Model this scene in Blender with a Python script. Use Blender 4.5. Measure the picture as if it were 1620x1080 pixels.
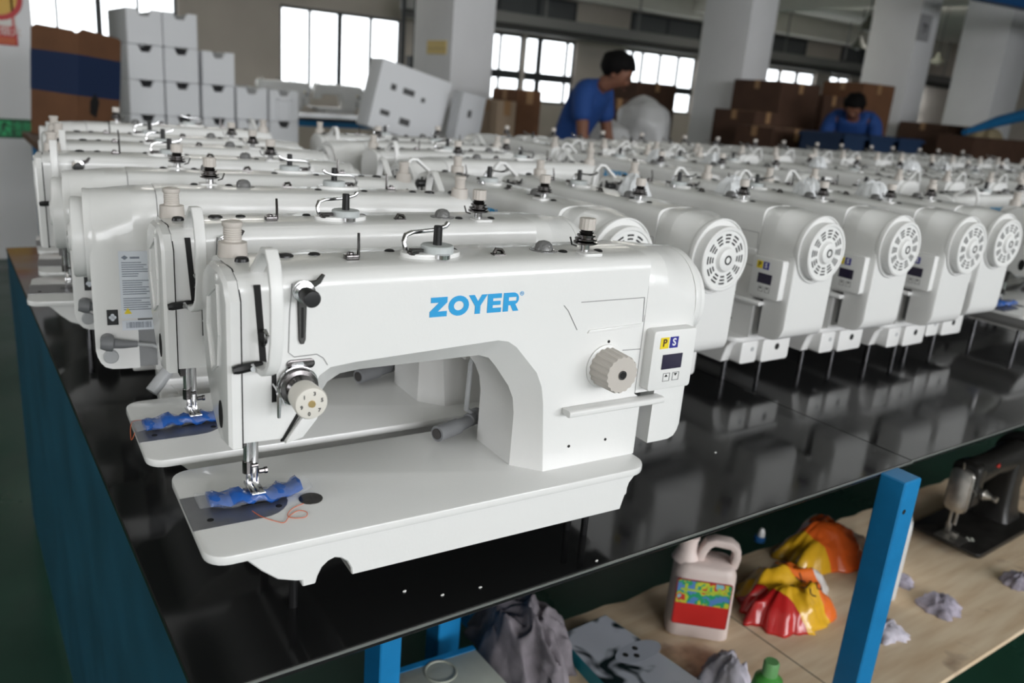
import bpy, bmesh, math, random
import numpy as np
from mathutils import Vector, Matrix
random.seed(7)
PI = math.pi
sc = bpy.context.scene
for o in list(bpy.data.objects):
    bpy.data.objects.remove(o)
COL = sc.collection

# ------------------------------------------------------------------ camera
F_PX, PITCH, ROLL, YAW = 1300.0, .29617, .08439, .62362
CAM = np.array([0.0, 0.0, 1.296])
_fw = np.array([math.sin(YAW)*math.cos(PITCH), math.cos(YAW)*math.cos(PITCH), -math.sin(PITCH)])
_r0 = np.array([math.cos(YAW), -math.sin(YAW), 0]); _u0 = np.cross(_r0, _fw)
_r = math.cos(ROLL)*_r0+math.sin(ROLL)*_u0; _u = -math.sin(ROLL)*_r0+math.cos(ROLL)*_u0
cd = bpy.data.cameras.new('camera'); cam = bpy.data.objects.new('camera', cd); COL.objects.link(cam)
cam.matrix_world = Matrix(((_r[0], _u[0], -_fw[0], CAM[0]), (_r[1], _u[1], -_fw[1], CAM[1]), (_r[2], _u[2], -_fw[2], CAM[2]), (0, 0, 0, 1)))
cd.sensor_width = 36; cd.lens = F_PX*36/1620; cd.clip_start = .02; cd.clip_end = 100
cd.dof.use_dof = True; cd.dof.focus_distance = .84; cd.dof.aperture_fstop = 5.6
sc.camera = cam

def ray(px, py):
    return _fw+(px-810)/F_PX*_r-(py-540)/F_PX*_u
def gz(px, py, z):          # the point on a horizontal plane
    d = ray(px, py); t = (z-CAM[2])/d[2]; return Vector(CAM+t*d)
def gy(px, py, y):          # the point on a wall plane y = const
    d = ray(px, py); t = (y-CAM[1])/d[1]; return Vector(CAM+t*d)

# ------------------------------------------------------------------ world and light
w = bpy.data.worlds.new('sky'); sc.world = w; w.use_nodes = True
bg = w.node_tree.nodes['Background']; bg.inputs[0].default_value = (.86, .93, 1, 1); bg.inputs[1].default_value = 1.0
vs = sc.view_settings; vs.view_transform = 'Standard'; vs.look = 'None'; vs.exposure = 0.0; vs.gamma = 1; vs.use_curve_mapping = False
def area(name, loc, rot, sx, sy, power, col=(1, 1, 1)):
    l = bpy.data.lights.new(name, 'AREA'); l.shape = 'RECTANGLE'; l.size = sx; l.size_y = sy; l.energy = power; l.color = col
    o = bpy.data.objects.new(name, l); COL.objects.link(o); o.location = loc; o.rotation_euler = rot; return o
# daylight through the row of windows in the wall behind the photographer (light looks along +y)
for x, pw in ((-1.6, 158), (1.4, 174), (4.4, 164), (7.4, 66)):
    area('window_and_fill_light', (x, -6.85, 2.45), (math.radians(90), 0, 0), 2.3, 1.8, pw, (.965, .975, 1))
# fluorescent battens on the ceiling
for i, (x, y, pw) in enumerate(((1.0, 2.0, 2), (2.5, 9.5, 30), (8.5, 9.5, 30), (15, 9.5, 20))):
    area('batten_and_fill_light', (x, y, 3.0), (0, 0, 0), 1.2, .12, pw, (1, .99, .95))
# unseen upward fill lamps, added to lighten the far ceiling
for x, y, pw in ((2.5, 9.5, 24), (8.5, 9.5, 50), (15, 9.5, 60)):
    area('batten_and_fill_light', (x, y, 3.02), (PI, 0, 0), 1.2, .12, pw, (1, .97, .90))
# added fill lamp that brightens faces turned left (light looks along +x)
for y in (1.6,):
    area('window_and_fill_light', (-3.85, y, 1.95), (math.radians(90), 0, math.radians(-90)), 2.0, 1.5, 36, (.97, .985, 1))

# ------------------------------------------------------------------ mesh helpers
class MB:
    def __init__(s): s.v = []; s.f = []
    def add(s, vs, fs):
        n = len(s.v); s.v += [tuple(p) for p in vs]; s.f += [tuple(i+n for i in f) for f in fs]; return s
    def box(s, x0, x1, y0, y1, z0, z1):
        return s.add([(x0, y0, z0), (x1, y0, z0), (x1, y1, z0), (x0, y1, z0), (x0, y0, z1), (x1, y0, z1), (x1, y1, z1), (x0, y1, z1)],
                     [(3, 2, 1, 0), (4, 5, 6, 7), (0, 1, 5, 4), (1, 2, 6, 5), (2, 3, 7, 6), (3, 0, 4, 7)])
    def rings(s, R, caps=True, closed=True):
        n = len(R[0]); vs = [p for r in R for p in r]; fs = []
        for i in range(len(R)-1):
            for j in range(n if closed else n-1):
                k = (j+1) % n; fs.append((i*n+j, i*n+k, (i+1)*n+k, (i+1)*n+j))
        if caps: fs += [tuple(reversed(range(n))), tuple((len(R)-1)*n+j for j in range(n))]
        return s.add(vs, fs)
    def prism(s, pts, axis, a, b, inset=0):
        def P(u, v, t): return (t, u, v) if axis == 'x' else ((u, t, v) if axis == 'y' else (u, v, t))
        return s.rings([[P(u, v, a) for u, v in pts], [P(u, v, b) for u, v in pts]])
    def lathe(s, prof, axis, c, seg=24):
        # prof = [(t along axis, radius)], c = centre in the other two coordinates
        R = []
        for t, r in prof:
            ring = []
            for k in range(seg):
                a = 2*PI*k/seg; u, v = c[0]+r*math.cos(a), c[1]+r*math.sin(a)
                ring.append((t, u, v) if axis == 'x' else ((u, t, v) if axis == 'y' else (u, v, t)))
            R.append(ring)
        return s.rings(R)
    def tube(s, path, r, seg=8, flat=None):
        pts = [Vector(p) for p in path]; R = []; up0 = None
        for i, p in enumerate(pts):
            d = (pts[min(i+1, len(pts)-1)]-pts[max(i-1, 0)]).normalized()
            if up0 is None:
                up0 = Vector((0, 0, 1)) if abs(d.z) < .9 else Vector((0, 1, 0))
            side = d.cross(up0).normalized(); up0 = side.cross(d).normalized()
            rr = r[i] if isinstance(r, (list, tuple)) else r
            R.append([tuple(p+side*rr*math.cos(2*PI*k/seg)+up0*rr*math.sin(2*PI*k/seg)) for k in range(seg)])
        return s.rings(R)
    def strap(s, path, wdir, w, t):
        # rectangular bar swept along a path, w wide along wdir, t thick
        pts = [Vector(p) for p in path]; W = Vector(wdir).normalized(); R = []
        for i, p in enumerate(pts):
            d = (pts[min(i+1, len(pts)-1)]-pts[max(i-1, 0)]).normalized(); n = d.cross(W).normalized()
            R.append([tuple(p+W*a*w/2+n*b*t/2) for a, b in ((-1, -1), (1, -1), (1, 1), (-1, 1))])
        return s.rings(R)
    def mesh(s, name, scale=1.0, off=(0, 0, 0), bevel=0, seg=2, angle=35, smooth=True, weld=False):
        me = bpy.data.meshes.new(name)
        me.from_pydata([((x+off[0])*scale, (y+off[1])*scale, (z+off[2])*scale) for x, y, z in s.v], [], s.f)
        bm = bmesh.new(); bm.from_mesh(me)
        if weld: bmesh.ops.remove_doubles(bm, verts=bm.verts, dist=1e-6)
        bmesh.ops.recalc_face_normals(bm, faces=bm.faces)
        if bevel:
            ed = [e for e in bm.edges if len(e.link_faces) == 2 and e.calc_face_angle(0) > math.radians(40)]
            bmesh.ops.bevel(bm, geom=ed, offset=bevel*scale, segments=seg, profile=.5, affect='EDGES', clamp_overlap=True)
        bm.to_mesh(me); bm.free()
        if smooth:
            me.polygons.foreach_set('use_smooth', [True]*len(me.polygons))
            me.set_sharp_from_angle(angle=math.radians(angle))
        return me

def rrect(x0, x1, y0, y1, r, seg=6):
    if not isinstance(r, (list, tuple)): r = [r]*4     # order: x0y0, x1y0, x1y1, x0y1
    out = []
    for (cx, cy, a0, rr) in ((x0+r[0], y0+r[0], PI, r[0]), (x1-r[1], y0+r[1], 1.5*PI, r[1]), (x1-r[2], y1-r[2], 0, r[2]), (x0+r[3], y1-r[3], .5*PI, r[3])):
        for k in range(seg+1):
            a = a0+k*PI/2/seg; out.append((cx+rr*math.cos(a), cy+rr*math.sin(a)))
    return out

# ------------------------------------------------------------------ materials
MATS = {}
def mat(name, col, rough=.5, metal=0.0, bump=0.0, bscale=200.0, var=0.0, vscale=20.0, coat=0.0, emit=0.0, trans=0.0, ior=1.45, alpha=1.0, rvar=0.0, detail=3.0, spec=.5):
    if name in MATS: return MATS[name]
    m = bpy.data.materials.new(name); m.use_nodes = True; nt = m.node_tree; b = nt.nodes['Principled BSDF']
    b.inputs['Base Color'].default_value = (*col, 1); b.inputs['Roughness'].default_value = rough; b.inputs['Metallic'].default_value = metal
    b.inputs['Coat Weight'].default_value = coat; b.inputs['Transmission Weight'].default_value = trans; b.inputs['IOR'].default_value = ior; b.inputs['Alpha'].default_value = alpha
    b.inputs['Specular IOR Level'].default_value = spec
    if emit: b.inputs['Emission Color'].default_value = (*col, 1); b.inputs['Emission Strength'].default_value = emit
    if bump or var or rvar:
        tc = nt.nodes.new('ShaderNodeTexCoord')
    if bump:
        n = nt.nodes.new('ShaderNodeTexNoise'); n.inputs['Scale'].default_value = bscale; n.inputs['Detail'].default_value = detail
        bp = nt.nodes.new('ShaderNodeBump'); bp.inputs['Strength'].default_value = bump; bp.inputs['Distance'].default_value = .002
        nt.links.new(tc.outputs['Object'], n.inputs['Vector']); nt.links.new(n.outputs['Fac'], bp.inputs['Height']); nt.links.new(bp.outputs['Normal'], b.inputs['Normal'])
    if var:
        n = nt.nodes.new('ShaderNodeTexNoise'); n.inputs['Scale'].default_value = vscale; n.inputs['Detail'].default_value = 6
        r = nt.nodes.new('ShaderNodeValToRGB'); r.color_ramp.elements[0].position = .3; r.color_ramp.elements[1].position = .7
        r.color_ramp.elements[0].color = (*[max(0, c*(1-var)) for c in col], 1); r.color_ramp.elements[1].color = (*[min(1, c*(1+var)) for c in col], 1)
        nt.links.new(tc.outputs['Object'], n.inputs['Vector']); nt.links.new(n.outputs['Fac'], r.inputs['Fac']); nt.links.new(r.outputs['Color'], b.inputs['Base Color'])
    if rvar:
        n = nt.nodes.new('ShaderNodeTexNoise'); n.inputs['Scale'].default_value = vscale*.7; n.inputs['Detail'].default_value = 8
        mr = nt.nodes.new('ShaderNodeMapRange'); mr.inputs['To Min'].default_value = max(0, rough-rvar); mr.inputs['To Max'].default_value = rough+rvar
        mr.inputs['From Min'].default_value = .3; mr.inputs['From Max'].default_value = .7
        nt.links.new(tc.outputs['Object'], n.inputs['Vector']); nt.links.new(n.outputs['Fac'], mr.inputs['Value']); nt.links.new(mr.outputs['Result'], b.inputs['Roughness'])
    MATS[name] = m; return m
WHITE = mat('white enamel', (.80, .80, .79), .26, coat=.25, bump=.05, bscale=260)
WHITE2 = mat('white plastic', (.80, .80, .79), .35)
BEIGE = mat('beige plastic', (.56, .52, .48), .42)
DIALW = mat('ivory dial', (.72, .69, .63), .4)
CHROME = mat('chrome', (.62, .62, .63), .16, 1)
DCHROME = mat('dark chrome', (.16, .15, .15), .2, 1)
STEEL = mat('brushed plate steel', (.30, .30, .31), .38, .8, var=.06, vscale=60)
BLACK = mat('black plastic', (.012, .012, .013), .35)
SLOTD = mat('dark opening', (.008, .008, .008), .7)
GREYP = mat('grey plastic', (.20, .205, .215), .45)
GREYL = mat('light grey plastic', (.42, .43, .44), .4)
BLUEINK = mat('blue print', (.035, .36, .72), .3)
YEL = mat('yellow badge', (.85, .66, .02), .4)
NAVY = mat('navy badge', (.03, .03, .28), .4)
SCREEN = mat('display glass', (.012, .006, .035), .08, coat=.6)
INK = mat('dark ink', (.02, .02, .02), .5)
LINE = mat('panel joint', (.30, .30, .30), .6)
PAPER = mat('label paper', (.72, .76, .82), .5)
PRINT = mat('grey print', (.22, .25, .30), .6)
OILROD = mat('support rod steel', (.10, .10, .105), .25, .9)

# ------------------------------------------------------------------ object helpers
def obj(name, me, m, parent=None, loc=None, rot=None):
    o = bpy.data.objects.new(name, me); COL.objects.link(o)
    if me is not None and m is not None and len(me.materials) == 0: me.materials.append(m)
    if parent is not None: o.parent = parent
    if loc is not None: o.location = loc
    if rot is not None: o.rotation_euler = rot
    return o
def tag(o, label=None, cat=None, group=None, kind=None):
    if label: o['label'] = label
    if cat: o['category'] = cat
    if group: o['group'] = group
    if kind: o['kind'] = kind
    return o
def empty(name, loc, rz=0, label=None, cat=None, group=None, kind=None):
    o = bpy.data.objects.new(name, None); COL.objects.link(o); o.location = loc; o.rotation_euler = (0, 0, rz); o.empty_display_size = .05
    return tag(o, label, cat, group, kind)
def textmesh(txt, size, name='lettering', bold=0.0, depth=.0, align='CENTER'):
    c = bpy.data.curves.new(name, 'FONT'); c.body = txt; c.size = size; c.align_x = align; c.align_y = 'CENTER'; c.offset = bold; c.extrude = depth; c.resolution_u = 3
    o = bpy.data.objects.new(name, c); COL.objects.link(o)
    dg = bpy.context.evaluated_depsgraph_get(); me = bpy.data.meshes.new_from_object(o.evaluated_get(dg))
    bpy.data.objects.remove(o); bpy.data.curves.remove(c); me.materials.clear(); return me
def xform(me, M):
    me.transform(M); return me
FRONT = Matrix.Rotation(PI/2, 4, 'X')     # text in the xy plane -> facing -y

def noise_obj(me, amp, freq, seed=0):
    from mathutils import noise
    for v in me.vertices:
        p = v.co*freq+Vector((seed*3.1, seed*1.7, seed))
        v.co += Vector((noise.noise(p), noise.noise(p+Vector((7, 3, 1))), noise.noise(p+Vector((2, 9, 5)))))*amp

# ------------------------------------------------------------------ the room
ZT = .80                      # table top
ZB = .90                      # machine bed
WALL = mat('painted wall', (.50, .45, .40), .7, var=.06, vscale=1.5)
CEIL = mat('ceiling paint', (.74, .72, .66), .8, var=.05, vscale=1.0)
COLM = mat('column paint', (.74, .74, .75), .6, var=.04, vscale=2)
FLOORM = mat('green floor paint', (.016, .060, .038), .35, var=.25, vscale=3, rvar=.12)
FRAME = mat('window frame', (.035, .04, .045), .4)
PANE = mat('daylit window pane', (.93, .97, 1.0), .2, emit=3.0)
def struct(name, mb, m, bevel=0, parent=None):
    o = obj(name, mb.mesh(name, bevel=bevel), m, parent)
    if parent is None: o['kind'] = 'structure'
    return o
X0, X1, Y0, Y1, ZC = -4.0, 24.0, -7.0, 14.0, 3.5
struct('floor', MB().box(X0, X1, Y0, Y1, -.1, 0), FLOORM)
struct('ceiling', MB().box(X0-.2, X1+.2, Y0-.2, Y1+.2, ZC, ZC+.15), CEIL)
struct('wall_left', MB().box(X0-.2, X0, Y0, Y1, 0, 1.15).box(X0-.2, X0, Y0, Y1, 2.75, ZC).box(X0-.2, X0, Y0, .55, 1.15, 2.75).box(X0-.2, X0, 2.65, Y1, 1.15, 2.75), WALL)  # the opening is unseen, added to go with the left fill lamp
struct('wall_right', MB().box(X1, X1+.2, Y0, Y1, 0, ZC), WALL)
# front wall behind the photographer, with four window openings
fx = [X0, -2.8, -.4, .2, 2.6, 3.2, 5.6, 6.2, 8.6, X1]
mb = MB().box(X0, X1, Y0-.2, Y0, 0, 1.5).box(X0, X1, Y0-.2, Y0, 3.4, ZC)
for i in range(0, len(fx), 2): mb.box(fx[i], fx[i+1], Y0-.2, Y0, 1.5, 3.4)
struct('wall_front', mb, WALL)

# far wall with two rows of windows
PX = lambda px, py: gy(px, py, Y1)
tall = [[(50, 95), (98, 158)], [(166, 222), (225, 280)], [(447, 490), (493, 536)], [(542, 586), (589, 631)]]
two = [[(763, 777), (780, 790), (793, 823)], [(832, 850), (857, 895), (898, 906)], [(988, 999), (1002, 1015), (1018, 1043)], [(1046, 1072), (1075, 1099)],
       [(1180, 1195), (1198, 1212), (1215, 1235)], [(1238, 1262), (1266, 1290)], [(1316, 1330), (1332, 1346)], [(1455, 1468), (1470, 1484), (1488, 1500)], [(1505, 1530), (1533, 1560)]]
wins = []
for k, g in enumerate(tall):
    wins.append(([(PX(a+1, 100).x, PX(b-1, 100).x) for a, b in g], [(1.05, 2.27)]))
for k, g in enumerate(two):
    wins.append(([(PX(a+.6, 120).x, PX(b-.6, 120).x) for a, b in g], [(1.13, 1.50), (1.66, 2.28)]))
spans = []
for n, (cols, rows) in enumerate(wins):
    x0, x1 = cols[0][0]-.05, cols[-1][1]+.05; z0, z1 = rows[0][0]-.05, rows[-1][1]+.05
    spans.append((x0, x1, z0, z1))
mb = MB().box(X0, X1, Y1, Y1+.25, 0, 1.0).box(X0, X1, Y1, Y1+.25, 2.33, ZC)
xs = X0
for x0, x1, z0, z1 in sorted(spans):
    if x0 > xs: mb.box(xs, x0, Y1, Y1+.25, 1.0, 2.33)
    mb.box(x0, x1, Y1, Y1+.25, 1.0, z0); 
    if z1 < 2.33: mb.box(x0, x1, Y1, Y1+.25, z1, 2.33)
    xs = max(xs, x1)
mb.box(xs, X1, Y1, Y1+.25, 1.0, 2.33)
struct('wall_back', mb, WALL)
for n, (cols, rows) in enumerate(wins):
    x0, x1, z0, z1 = spans[n]
    e = empty('window_%d' % (n+1), ((x0+x1)/2, Y1+.06, z0), kind='structure')
    cx = (x0+x1)/2
    f = MB()
    zz = [z0]+[v for r in rows for v in r]+[z1]
    for i in range(0, len(zz), 2): f.box(x0-cx, x1-cx, 0, .06, zz[i]-z0, zz[i+1]-z0)
    xx = [x0]+[v for c in cols for v in c]+[x1]
    for r0, r1 in rows:
        for i in range(0, len(xx), 2): f.box(xx[i]-cx, xx[i+1]-cx, 0, .06, r0-z0, r1-z0)
    obj('window_frame', f.mesh('window_frame'), FRAME, e)
    for r0, r1 in rows:
        for a, b in cols: obj('pane', MB().box(a-cx-.005, b-cx+.005, .025, .035, r0-z0-.005, r1-z0+.005).mesh('pane'), PANE, e)
# dark transom panels above the windows, cable tray in front of them
TRANS = mat('transom shutter', (.10, .105, .11), .5)
for n, (a, b) in enumerate(((6.9, 8.35), (9.1, 10.9), (12.5, 14.5), (16.8, 18.3), (19.9, 21.6))):
    e = empty('window_%d' % (len(wins)+n+1), ((a+b)/2, Y1-.05, 2.72), kind='structure')
    h = (b-a)/2
    obj('window_frame', MB().box(-h-.05, h+.05, 0, .05, -.05, 0).box(-h-.05, h+.05, 0, .05, .3, .35).box(-h-.05, -h, 0, .05, 0, .3).box(h, h+.05, 0, .05, 0, .3).box(-.03, .03, 0, .05, 0, .3).mesh('f'), FRAME, e)
    for s in (-1, 1): obj('shutter', MB().box(min(s*.03, s*h), max(s*.03, s*h), .015, .04, 0, .3).mesh('s'), TRANS, e)
TRAY = mat('galvanised tray', (.26, .26, .26), .5, .3)
ct = empty('cable_tray', (15.2, 13.0, 2.36), 0, 'long grey cable tray running above the far windows', 'cable tray')
obj('channel', MB().box(-8.6, 8.6, -.12, .12, .06, .24).mesh('c'), TRAY, ct)
obj('light_housing', MB().box(-8.6, 8.6, -.06, .06, -.06, .06).mesh('c'), mat('tray dark', (.05, .05, .05), .5), ct)
for i in range(8):
    obj('hanger_rod', MB().box(-8+i*2.28, -7.97+i*2.28, -.01, .01, .24, ZC-2.36).mesh('h'), TRAY, ct)
# columns and beams
def column(n, x0, x1, y0=6.06, d=.65):
    struct('column_%d' % n, MB().box(x0, x1, y0, y0+d, 0, ZC), COLM, bevel=.008)
for n, (a, b) in enumerate(((.17, .585), (3.52, 3.92), (7.0, 7.4), (10.02, 10.44), (12.2, 12.9))): column(n+1, a, b)
for n, y in enumerate((6.15, 13.4)):
    struct('trim_%d' % (n+1), MB().box(X0, X1, y, y+.4, ZC-.42, ZC), CEIL)
for n, x in enumerate((.22, 3.56, 7.04, 10.06, 13.6)):
    struct('trim_%d' % (n+3), MB().box(x, x+.32, Y0, Y1, ZC-.34, ZC-.001), CEIL)
struct('baseboard_back', MB().box(X0, X1, Y1-.02, Y1, 0, .12), WALL)

# ------------------------------------------------------------------ the long black work tables
LAM = mat('black laminate', (.009, .009, .0095), .12, coat=.0, rvar=.07, vscale=9, bump=.012, bscale=30, spec=.5)
EDGE = mat('aluminium edge strip', (.55, .55, .54), .3, .9)
BLUEP = mat('blue steel paint', (.012, .20, .46), .35, var=.08, vscale=20)
TEAL = mat('blue side sheet', (.010, .07, .12), .38, var=.25, vscale=6)
def table(name, x0, x1, y0, y1, label, left=False, posts=True):
    e = empty(name, ((x0+x1)/2, (y0+y1)/2, 0), 0, label, 'table'); cx, cy = (x0+x1)/2, (y0+y1)/2
    L, D = (x1-x0)/2, (y1-y0)/2
    obj('table_top', MB().box(-L, L, -D, D, ZT-.009, ZT).mesh('table_top', bevel=.001, seg=1), LAM, e)
    obj('edge_strip', MB().box(-L, L, -D-.0015, -D, ZT-.0034, ZT-.0008).mesh('edge_strip'), EDGE, e)
    obj('rail', MB().box(-L+.05, L-.05, D-.10, D-.06, ZT-.05, ZT-.009).mesh('rail'), BLUEP, e)
    for s in (-1, 1):
        obj('leg', MB().box(s*(L-.07)-.02, s*(L-.07)+.02, D-.10, D-.06, 0, ZT-.05).mesh('leg'), BLUEP, e)
    if left:
        obj('side_sheet', MB().box(-L+.001, -L+.006, -D+.004, D-.004, .02, ZT-.009).mesh('side_sheet'), TEAL, e)
    return e
T1 = table('work_table', .134, 1.199, .585, 2.46, 'black topped work table holding the nearest machines, blue sheet on its side', left=True)
T2 = table('work_table', 1.2, 3.15, .587, 3.05, 'black topped work table joined to the right of the nearest table')
T3 = table('work_table', 3.152, 5.2, .60, 3.05, 'black topped work table farthest along the right of the row')
# the blue post at the joint stands in front of the edge, down to the floor
pp = empty('table_post', (1.134, .565, 0), 0, 'bright blue square steel post at the front edge of the black table', 'post')
obj('tube', MB().box(-.022, .022, -.021, .0195, 0, ZT-.001).mesh('tube', bevel=.002, seg=1), BLUEP, pp)
obj('bolt_hole', MB().lathe([(-.0216, .004), (-.0209, .004)], 'y', (-.008, ZT-.05), 10).mesh('h'), SLOTD, pp)

# ------------------------------------------------------------------ the sewing machine (all in mm, z = 0 at the bed top; rods stand 100 mm below)
S = .001
OFF = (0, 0, 100)
PARTS = []     # (name, mesh, material, parent key, key, level)
def part(name, mb, m, key=None, parent=None, level=0, bevel=0, seg=2, angle=35, scale_off=True):
    me = mb if isinstance(mb, bpy.types.Mesh) else mb.mesh(name, S, OFF, bevel, seg, angle)
    if len(me.materials) == 0: me.materials.append(m)
    PARTS.append((name, me, parent, key or name+str(len(PARTS)), level))
    return key
def tpart(name, txt, size, pos, m, parent, level=0, bold=0, rotz=0):
    me = textmesh(txt, size*S, name, bold*S, .15*S); me.transform(FRONT)
    if rotz: me.transform(Matrix.Rotation(rotz, 4, 'Z'))
    me.transform(Matrix.Translation(((pos[0])*S, pos[1]*S, (pos[2]+100)*S)))
    return part(name, me, m, parent=parent, level=level)

part('bed', MB().prism(rrect(0, 487, 0, 178, [20, 26, 10, 20]), 'z', -9, 0), WHITE, 'bed', bevel=1.8, seg=2)
pl = [(-.6, 52), (60, 52)]+[(60+32*math.cos(a), 84+32*math.sin(a)) for a in [(-90+15*k)*PI/180 for k in range(1, 12)]]+[(60, 116), (-.6, 116)]
part('needle_plate', MB().prism(pl, 'z', -.5, .5), STEEL, parent='bed', level=1)
part('feed_slot', MB().box(48, 74, 80, 82, .3, .7).box(48, 74, 88, 90, .3, .7), SLOTD, parent='bed', level=0)
for q, (x, y) in enumerate(((17, 66), (80, 68), (78, 100))):
    part('plate_screw', MB().lathe([(.2, 3.2), (.8, 3.0)], 'z', (x, y), 12), SLOTD, parent='bed', level=0)
part('slide_plate', MB().lathe([(-.5, 11.5), (.6, 11.5), (.7, 10.5)], 'z', (112, 71), 20), DCHROME, parent='bed', level=0)
sk = [(28, -9), (36, -15), (48, -28), (62, -40), (78, -46), (84, -47), (84.5, -54), (97, -54), (99, -46), (103, -38), (109, -33), (115, -31), (121, -33), (127, -38), (131, -46), (132, -54)]
sk += [(456, -54), (461, -36), (465, -22), (476, -9)]
part('base', MB().prism(sk, 'y', 9, 168), WHITE, 'base', bevel=1.2, seg=1)
part('end_boss', MB().prism(rrect(30, 76, -54, -11, 5, 2), 'x', 452, 483), WHITE, parent='base', level=1, bevel=3)
part('end_boss', MB().prism(rrect(86, 166, -56, -11, 5, 2), 'x', 452, 486), WHITE, parent='base', level=1, bevel=3)
part('base_hole', MB().lathe([(480, 6.5), (486.4, 6.5)], 'x', (128, -28), 16), SLOTD, parent='base', level=1)
part('base_hole', MB().lathe([(476, 4.5), (483.4, 4.5)], 'x', (60, -27), 14), GREYL, parent='base', level=1)
for x, y in ((88, 48), (436, 45), (424, 62), (88, 150), (436, 150)):
    part('support_rod', MB().lathe([(-100, 4.2), (-50, 4.2)], 'z', (x, y), 10), OILROD, level=1)
# arm and pillar: one shape lofted from front to back
FI = [((92, 85), (100, 85)), ((98, 103), (112, 98)), ((101, 130), (117, 112)), ((107, 141), (124, 123)), ((117, 147.5), (136, 130)), ((140, 150), (155, 132)),
      ((290, 157), (285, 133)), ((302, 154.5), (297, 129)), ((312, 148), (306, 119)), ((340, 117), (324, 95)), ((348, 100), (331, 80)), ((352, 80), (334, 62)), ((360, 0), (334, 0))]
R = []
for y, zt in ((35, 221), (35.6, 226), (37.5, 230), (41, 233.2), (47, 235.6), (56, 237), (63, 237.4), (90, 238), (118, 237), (128, 233.5), (133, 228), (136, 219), (137, 205)):
    t = min(1, (y-35)/28)
    ring = [(38, y, 86)]
    for (a, b), (c, d) in FI: ring.append((a+(c-a)*t, y, b+(d-b)*t))
    ring += [(488, y, 0), (488, y, 70), (478, y, 76), (478, y, zt), (300, y, zt), (120, y, zt-.5), (60, y, zt-2), (38, y, zt-3)]
    R.append(ring)
part('arm', MB().rings(R), WHITE, 'arm', angle=32)
# blue logo, cut as block letters
def letters():
    mb = MB(); y0, y1 = 34.4, 35.2
    def P(pts, x, sl=0): mb.prism([(x+a, 186.5+b) for a, b in pts], 'y', y0, y1)
    H = 19.0; t = 5.2
    P([(0, 0), (18, 0), (18, t), (8.5, t), (18, H-t), (18, H), (0.8, H), (.8, H-t), (9.2, H-t), (0, t)], 212)
    n = 22; ro = [(11+11*math.cos(2*PI*k/n), H/2+(H/2+.4)*math.sin(2*PI*k/n)) for k in range(n)]; ri = [(11+5.4*math.cos(2*PI*k/n), H/2+4.6*math.sin(2*PI*k/n)) for k in range(n)]
    ox = 231.5
    R4 = [[(ox+a, y0, 186.5+b) for a, b in ro], [(ox+a, y0, 186.5+b) for a, b in ri], [(ox+a, y1, 186.5+b) for a, b in ri], [(ox+a, y1, 186.5+b) for a, b in ro], [(ox+a, y0, 186.5+b) for a, b in ro]]
    mb.rings(R4, caps=False)
    P([(7.3, 0), (13.2, 0), (13.2, 8), (20.6, H), (14.4, H), (10.4, 12.4), (6.2, H), (-.2, H), (7.3, 8)], 253)
    P([(0, 0), (15.8, 0), (15.8, 4.6), (6, 4.6), (6, 7.5), (14.8, 7.5), (14.8, 11.6), (6, 11.6), (6, 14.4), (15.6, 14.4), (15.6, H), (0, H)], 274)
    P([(0, 0), (6, 0), (6, 6.2), (8.4, 6.2), (11.8, 0), (18.2, 0), (14, 7), (16.4, 8.6), (17.6, 11), (17.6, 14.2), (16, 17.2), (13, 18.8), (10, H), (0, H)], 292)
    return mb
part('logo_lettering', letters(), BLUEINK, parent='arm', level=1)
part('logo_counter', MB().box(298, 306.5, 34.3, 34.7, 197.2, 200.9), WHITE, parent='arm', level=0)
rg = MB(); n = 16
rg.rings([[(313+r_*math.cos(2*PI*k/n), y_, 204+r_*math.sin(2*PI*k/n)) for k in range(n)] for r_, y_ in ((2.2, 34.5), (1.7, 34.5), (1.7, 35.1), (2.2, 35.1), (2.2, 34.5))], caps=False)
part('registered_mark', rg, BLUEINK, parent='arm')
tpart('registered_letter', 'R', 2.8, (313, 34.6, 204), BLUEINK, 'arm')
def seamline(pts, w=.8, y=34.75):
    mb = MB()
    mb.strap([(a, y, b) for a, b in pts], (0, 1, 0), .7, w); return mb
part('panel_groove', seamline([(388, 190), (474, 190)]).strap([(474, 34.75, 190), (476, 34.75, 162)], (0, 1, 0), .7, .8), LINE, parent='arm')
part('panel_groove', seamline([(366, 188), (372, 182), (386, 160)]), LINE, parent='arm')
part('panel_ridge', MB().prism([(400, 155), (474, 157), (474, 160.5), (402, 158.5)], 'y', 33.2, 36), WHITE, parent='arm', bevel=.6)
part('panel_groove', seamline([(452, 131), (478, 130)]), LINE, parent='arm')
part('head_groove', seamline([(82, 226), (80, 200), (79, 165), (84, 160.5), (104, 161), (110, 157), (114, 150)]), LINE, parent='arm', level=0)
for x, z in ((392, 25), (443, 25), (431, 143)):
    part('screw_hole', MB().lathe([(34.4, 1.7), (36, 1.7)], 'y', (x, z), 10), SLOTD, parent='arm')
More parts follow.
